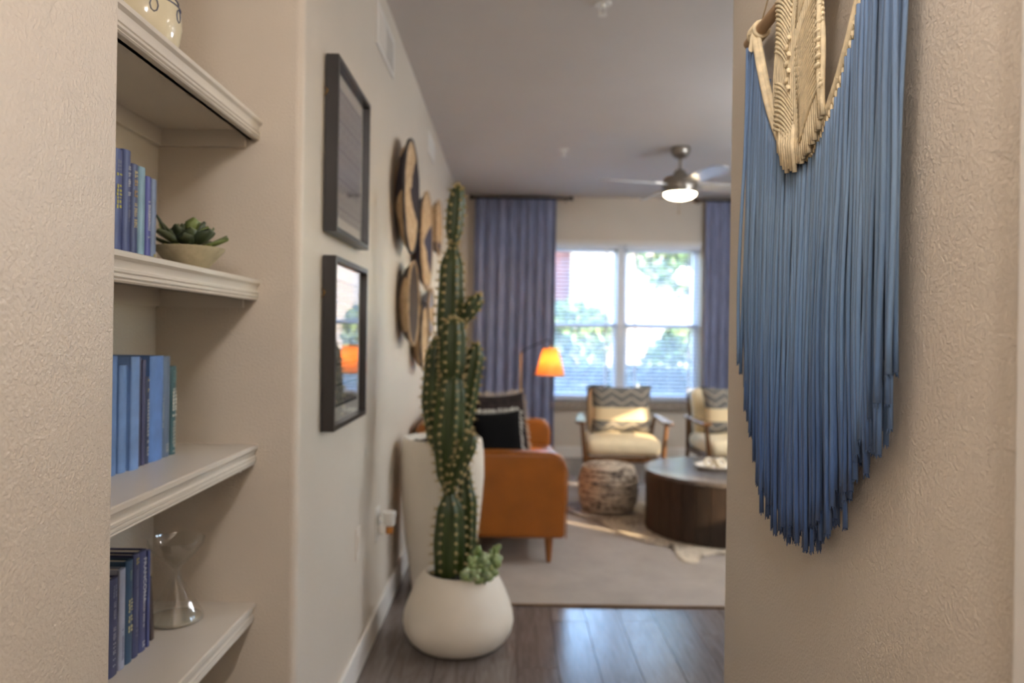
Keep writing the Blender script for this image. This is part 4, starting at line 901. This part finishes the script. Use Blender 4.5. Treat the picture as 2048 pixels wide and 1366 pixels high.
# ================================================================ ceiling fan
FX, FYY = 1.29, 5.76; t = thing('ceiling_fan', (FX, FYY, ZC), 'brushed nickel ceiling fan with four blades and lit bowl light', 'ceiling fan')
def lz(pr, name, mat, n=40): return MB().lathe((FX, FYY, 0), pr, n).build(name, mat, t, smooth=40)
lz([(0, 2.74), (.072, 2.74), (.075, 2.72), (.07, 2.695), (.05, 2.665), (.02, 2.65), (0, 2.65)][::-1], 'canopy', M_metal_n)
lz([(0, 2.53), (.0125, 2.53), (.0125, 2.66), (0, 2.66)], 'downrod', M_metal_n, 16)
lz([(0, 2.405), (.120, 2.405), (.133, 2.412), (.136, 2.44), (.134, 2.49), (.120, 2.508), (.06, 2.516), (.05, 2.545), (.035, 2.565), (.016, 2.575), (0, 2.575)], 'motor_housing', M_metal_n)
lz([(0, 2.385), (.128, 2.385), (.131, 2.392), (.131, 2.405), (0, 2.405)], 'light_ring', M_metal_n)
lz([(0, 2.338), (.05, 2.341), (.09, 2.352), (.118, 2.372), (.122, 2.386), (0, 2.386)], 'light_bowl', emit('fan_light', (1, .80, .52, 1), FAN_LAMP))
bl = [(.12, -.045), (.2, -.055), (.45, -.068), (.60, -.066), (.655, -.03), (.665, 0), (.655, .03), (.60, .066), (.45, .068), (.2, .055), (.12, .045)]
bmh = MB().extrude(bl, 'Z', -.004, .004).mesh('blade'); bmh.materials.append(M_blade)
irm = MB().box(.10, .21, -.022, .022, .004, .011).mesh('blade_iron'); irm.materials.append(M_metal_n)
for k in range(4):
    rz = R(-76+90*k); e = Matrix.Rotation(rz, 4, 'Z') @ Matrix.Rotation(R(-13), 4, 'X')
    for nm, me in (('blade', bmh), ('blade_iron', irm)):
        o = bpy.data.objects.new(nm, me); COL.objects.link(o); o.parent = t; o.matrix_local = Matrix.Translation((0, 0, 2.455-ZC)) @ e
for (dx, L) in ((-.03, .16), (.035, .05)): MB().tube([(FX+dx, FYY-.10, 2.39), (FX+dx, FYY-.10, 2.39-L)], .0022, 5).ball((FX+dx, FYY-.10, 2.385-L), (.006, .006, .012), 8, 5).build('pull_chain', M_brass, t, True)

# ================================================================ hall pendant, and unseen lamps added to lift the ambient light
def globe(x, y, label, strength, drop=.30, r=.10, col=(1, .965, .95, 1)):
    t = thing('globe_pendant', (x, y, ZC), label, 'ceiling lamp', 'globe pendant lamps'); c = (x, y, ZC)
    MB().lathe(c, [(0, -.03), (.05, -.03), (.06, -.01), (.06, 0), (0, 0)], 28).build('canopy', M_metal_n, t, smooth=40)
    MB().tube([(x, y, ZC-.03), (x, y, ZC-drop+r)], .008, 10).build('stem', M_metal_n, t, True)
    MB().ball((x, y, ZC-drop), r, 28, 18).build('globe', emit('hall_globe', col, strength), t, True)
globe(.12, .62, 'round glowing pendant lamp over the hallway', HALL_LAMP, .34, .09)
globe(-.03, -.95, 'round fill lamp added at the unseen near end of the hallway', HALL_LAMP*2.25, .55, .10)  # unseen lamp added behind the camera to brighten the hall walls
globe(2.75, 4.2, 'large round fill lamp added out of view over the living room', HALL_LAMP*2.4, .5, .15, (.86, .95, 1.05, 1))  # unseen cool lamp added to lift the room and its ceiling
def can(x, y, label):  # flush fill light, added out of view to raise the room's ambient level
    t = thing('fill_light', (x, y, ZC), label, 'ceiling lamp', 'unseen fill lights added in the ceiling')
    MB().lathe((x, y, ZC), [(.085, -.002), (.105, -.006), (.11, -.002), (.11, 0), (.085, 0)], 28).build('trim_ring', M_white_pl, t, smooth=40)
    MB().lathe((x, y, ZC), [(0, -.0035), (.083, -.0035), (.083, -.0015), (0, -.0015)], 28).build('lens', emit('fill_lens', (1, .96, .94, 1), CAN_FILL), t)
can(2.3, 2.5, 'added fill light near the back wall of the living room'); can(3.3, 3.4, 'added fill light near the side windows'); can(2.5, 4.7, 'added fill light over the open floor right of the table')

# ================================================================ outside the far window
gr = NT('garden_ground'); gr.base(gr.ramp(gr.noise(gr.coord('Object'), 2.2, 4), [(.3, (120, 112, 92)), (.7, (176, 166, 146))])); gr.p.inputs['Roughness'].default_value = .95
struct(MB().box(-40, 60, 8.06, 60, -.3, -.12).box(4.5, 60, -30, 8.06, -.3, -.12).build('ground', gr.m))
def leaf_cloud(mb, n, fn, s, lr):
    for _ in range(n):
        p = Vector(fn(lr)); d = Vector((lr.uniform(-1, 1), lr.uniform(-1, 1), lr.uniform(-.3, 1))).normalized(); a = d.orthogonal().normalized(); a.rotate(Matrix.Rotation(lr.uniform(0, 6.28), 3, d)); b = d.cross(a); L = s*lr.uniform(.7, 1.3)
        q = [p-a*L, p+b*L*.45+d*L*.12, p+a*L, p-b*L*.45+d*L*.12]; o = len(mb.v); mb.v += [tuple(v) for v in q]; mb.f.append((o, o+1, o+2, o+3))
def leaf_mat(name, c0, c1):
    t = NT(name); g = t.n('ShaderNodeNewGeometry'); t.base(t.ramp(g.outputs['Random Per Island'], [(0, c0), (1, c1)])); t.p.inputs['Roughness'].default_value = .5; t.p.inputs['Subsurface Weight'].default_value = .0
    return t.m
M_hedge = leaf_mat('hedge_leaf', (46, 66, 26), (104, 126, 56)); M_treel = leaf_mat('tree_leaf', (60, 80, 34), (112, 128, 62)); M_shrub = leaf_mat('shrub_leaf', (44, 56, 46), (70, 84, 66)); M_bark = simple('bark', (112, 98, 84), .9, var=.2, bump=.01, bscale=20)
def hedge(x, y, w, d, h, label, n, seed, lm=None):
    t = thing('hedge', (x, y, -.12), label, 'hedge', 'garden hedges beyond the window'); lr = random.Random(seed)
    def f(r):
        while True:
            p = (r.uniform(-1, 1), r.uniform(-1, 1), r.uniform(0, 1)); q = abs(p[0])**4+abs(p[1])**4+abs(p[2])**6
            if .45 < q < 1: return (x+p[0]*w/2+.1*math.sin(p[2]*9+p[0]*7), y+p[1]*d/2+.12*math.sin(p[0]*11+p[2]*6), p[2]*h-.1)
    mb = MB(); leaf_cloud(mb, n, f, .075, lr); mb.build('foliage', lm or M_hedge, t)
    mb = MB()
    for k in range(5): mb.tube([(x-w/2+w*(k+.5)/5, y, -.12), (x-w/2+w*(k+.5)/5+.1, y, h*.85)], [.03, .01], 6)
    mb.build('stems', M_bark, t, True)
hedge(.2, 12.1, 2.9, 1.3, 1.95, 'sunlit leafy hedge seen through the left half of the window', 6500, 1)
hedge(3.6, 12.6, 2.6, 1.3, 1.55, 'sunlit leafy hedge seen through the right half of the window', 5500, 2)
def spiky(x, y, L, label, n, seed):
    t = thing('yucca', (x, y, -.12), label, 'plant', 'spiky plants beneath the window'); lr = random.Random(seed); vs = []; m = 6
    for i in range(m+1): u = i/m; w = .035*(1-u)**.7*(.6+.9*math.sin(math.pi*min(1, u+.15))); vs += [(-w, 0, L*u), (w, 0, L*u), (0, .012*(1-u), L*u)]
    fs = [(3*i+a, 3*i+b, 3*i+3+b, 3*i+3+a) for i in range(m) for a, b in ((0, 1), (1, 2), (2, 0))]+[(2, 1, 0)]
    me = MB().add(vs, fs).mesh('leaf', True); me.materials.append(simple('yucca_leaf', (74, 88, 74), .45, var=.1))
    for k in range(n):
        o = bpy.data.objects.new('leaf', me); COL.objects.link(o); o.parent = t; o.location = (0, 0, .05); o.rotation_euler = (R(lr.uniform(8, 72)), 0, lr.uniform(0, 6.28)); s_ = lr.uniform(.8, 1.1); o.scale = (1, 1, s_)
    MB().tube([(x, y, -.13), (x, y, .05)], [.09, .07], 8).build('trunk', M_bark, t, True)
spiky(.75, 10.55, .75, 'spiky grey green yucca just outside, left of the window mullion', 44, 3); spiky(2.3, 10.6, .75, 'spiky grey green yucca just outside, right of the window mullion', 40, 4)
def tree(x, y, h, r, label, seed, n=4200):
    t = thing('garden_tree', (x, y, -.12), label, 'tree', 'trees beyond the hedge'); lr = random.Random(seed)
    MB().tube([(x, y, -.13), (x+.08, y, h*.3), (x-.05, y+.05, h*.6), (x, y, h*.9)], [.16, .12, .09, .03], 10).build('trunk', M_bark, t, True)
    br = MB()
    for k in range(7): a = k*.9; zz = h*(.42+.06*k); br.tube([(x, y, zz), (x+math.cos(a)*r*.4, y+math.sin(a)*r*.4, zz+.3), (x+math.cos(a)*r*.8, y+math.sin(a)*r*.8, zz+.7)], [.05, .035, .012], 6)
    br.build('branches', M_bark, t, True)
    def f(q):
        d = Vector((q.gauss(0, 1), q.gauss(0, 1), q.gauss(0, 1))).normalized()*r*(.45+.55*q.random()); return (x+d.x, y+d.y, h*.78+d.z*.85)
    mb = MB(); leaf_cloud(mb, n, f, .10, lr); mb.build('crown', M_treel, t)
hedge(1.3, 9.35, 4.2, .8, 1.0, 'low shaded shrubs added under the far window to darken its view', 5000, 8, M_shrub)  # row added to darken the lower part of the window view
tree(3.9, 14.6, 4.3, 1.7, 'leafy garden tree with bare trunk, right of the mullion', 5); tree(6.6, 17, 5.2, 2.0, 'leafy garden tree at the window edge by the right curtain', 6)
bd = thing('apartment_building', (2, 24, -.12), 'pale sunlit building with brick wing across the garden', 'building')
M_stucco = simple('pale_stucco', (138, 128, 120), .9, var=.03); M_brick = simple('brick_wing', (104, 62, 56), .9, var=.12, vscale=5); M_roof = simple('roof_shingle', (80, 72, 70), .9, var=.1)
box('wall', (2.2, 6.0, 22, 28, -.12, 5.2), M_stucco, bd); box('brick_wing', (-6, 2.2, 21.6, 28, -.12, 4.4), M_brick, bd); box('rendered_bay', (1.7, 3.4, 21.2, 22, -.12, 4.6), M_stucco, bd)
MB().extrude([(21.2, 4.4), (28.4, 4.4), (24.8, 6.2)], 'X', -6.4, 2.1).build('roof', M_roof, bd); MB().extrude([(21.6, 5.2), (28.4, 5.2), (25, 7.0)], 'X', 2.0, 6.4).build('roof', M_roof, bd)
M_farw = simple('far_window', (120, 126, 138), .3)
for (x0, x1, y, z0, z1) in ((.2, 1.2, 21.6, 1.6, 3.0), (2.1, 2.9, 21.2, 2.2, 3.4), (4.2, 5.2, 22, 2.2, 3.6), (4.2, 5.2, 22, .4, 1.5)):
    f_ = MB().box(x0-.08, x1+.08, y-.06, y, z0-.08, z1+.08).build('window', M_stucco, bd); box('pane', (x0, x1, y-.08, y-.06, z0, z1), M_farw, f_)

for o in list(bpy.data.objects):
    if '_o' in o: del o['_o']
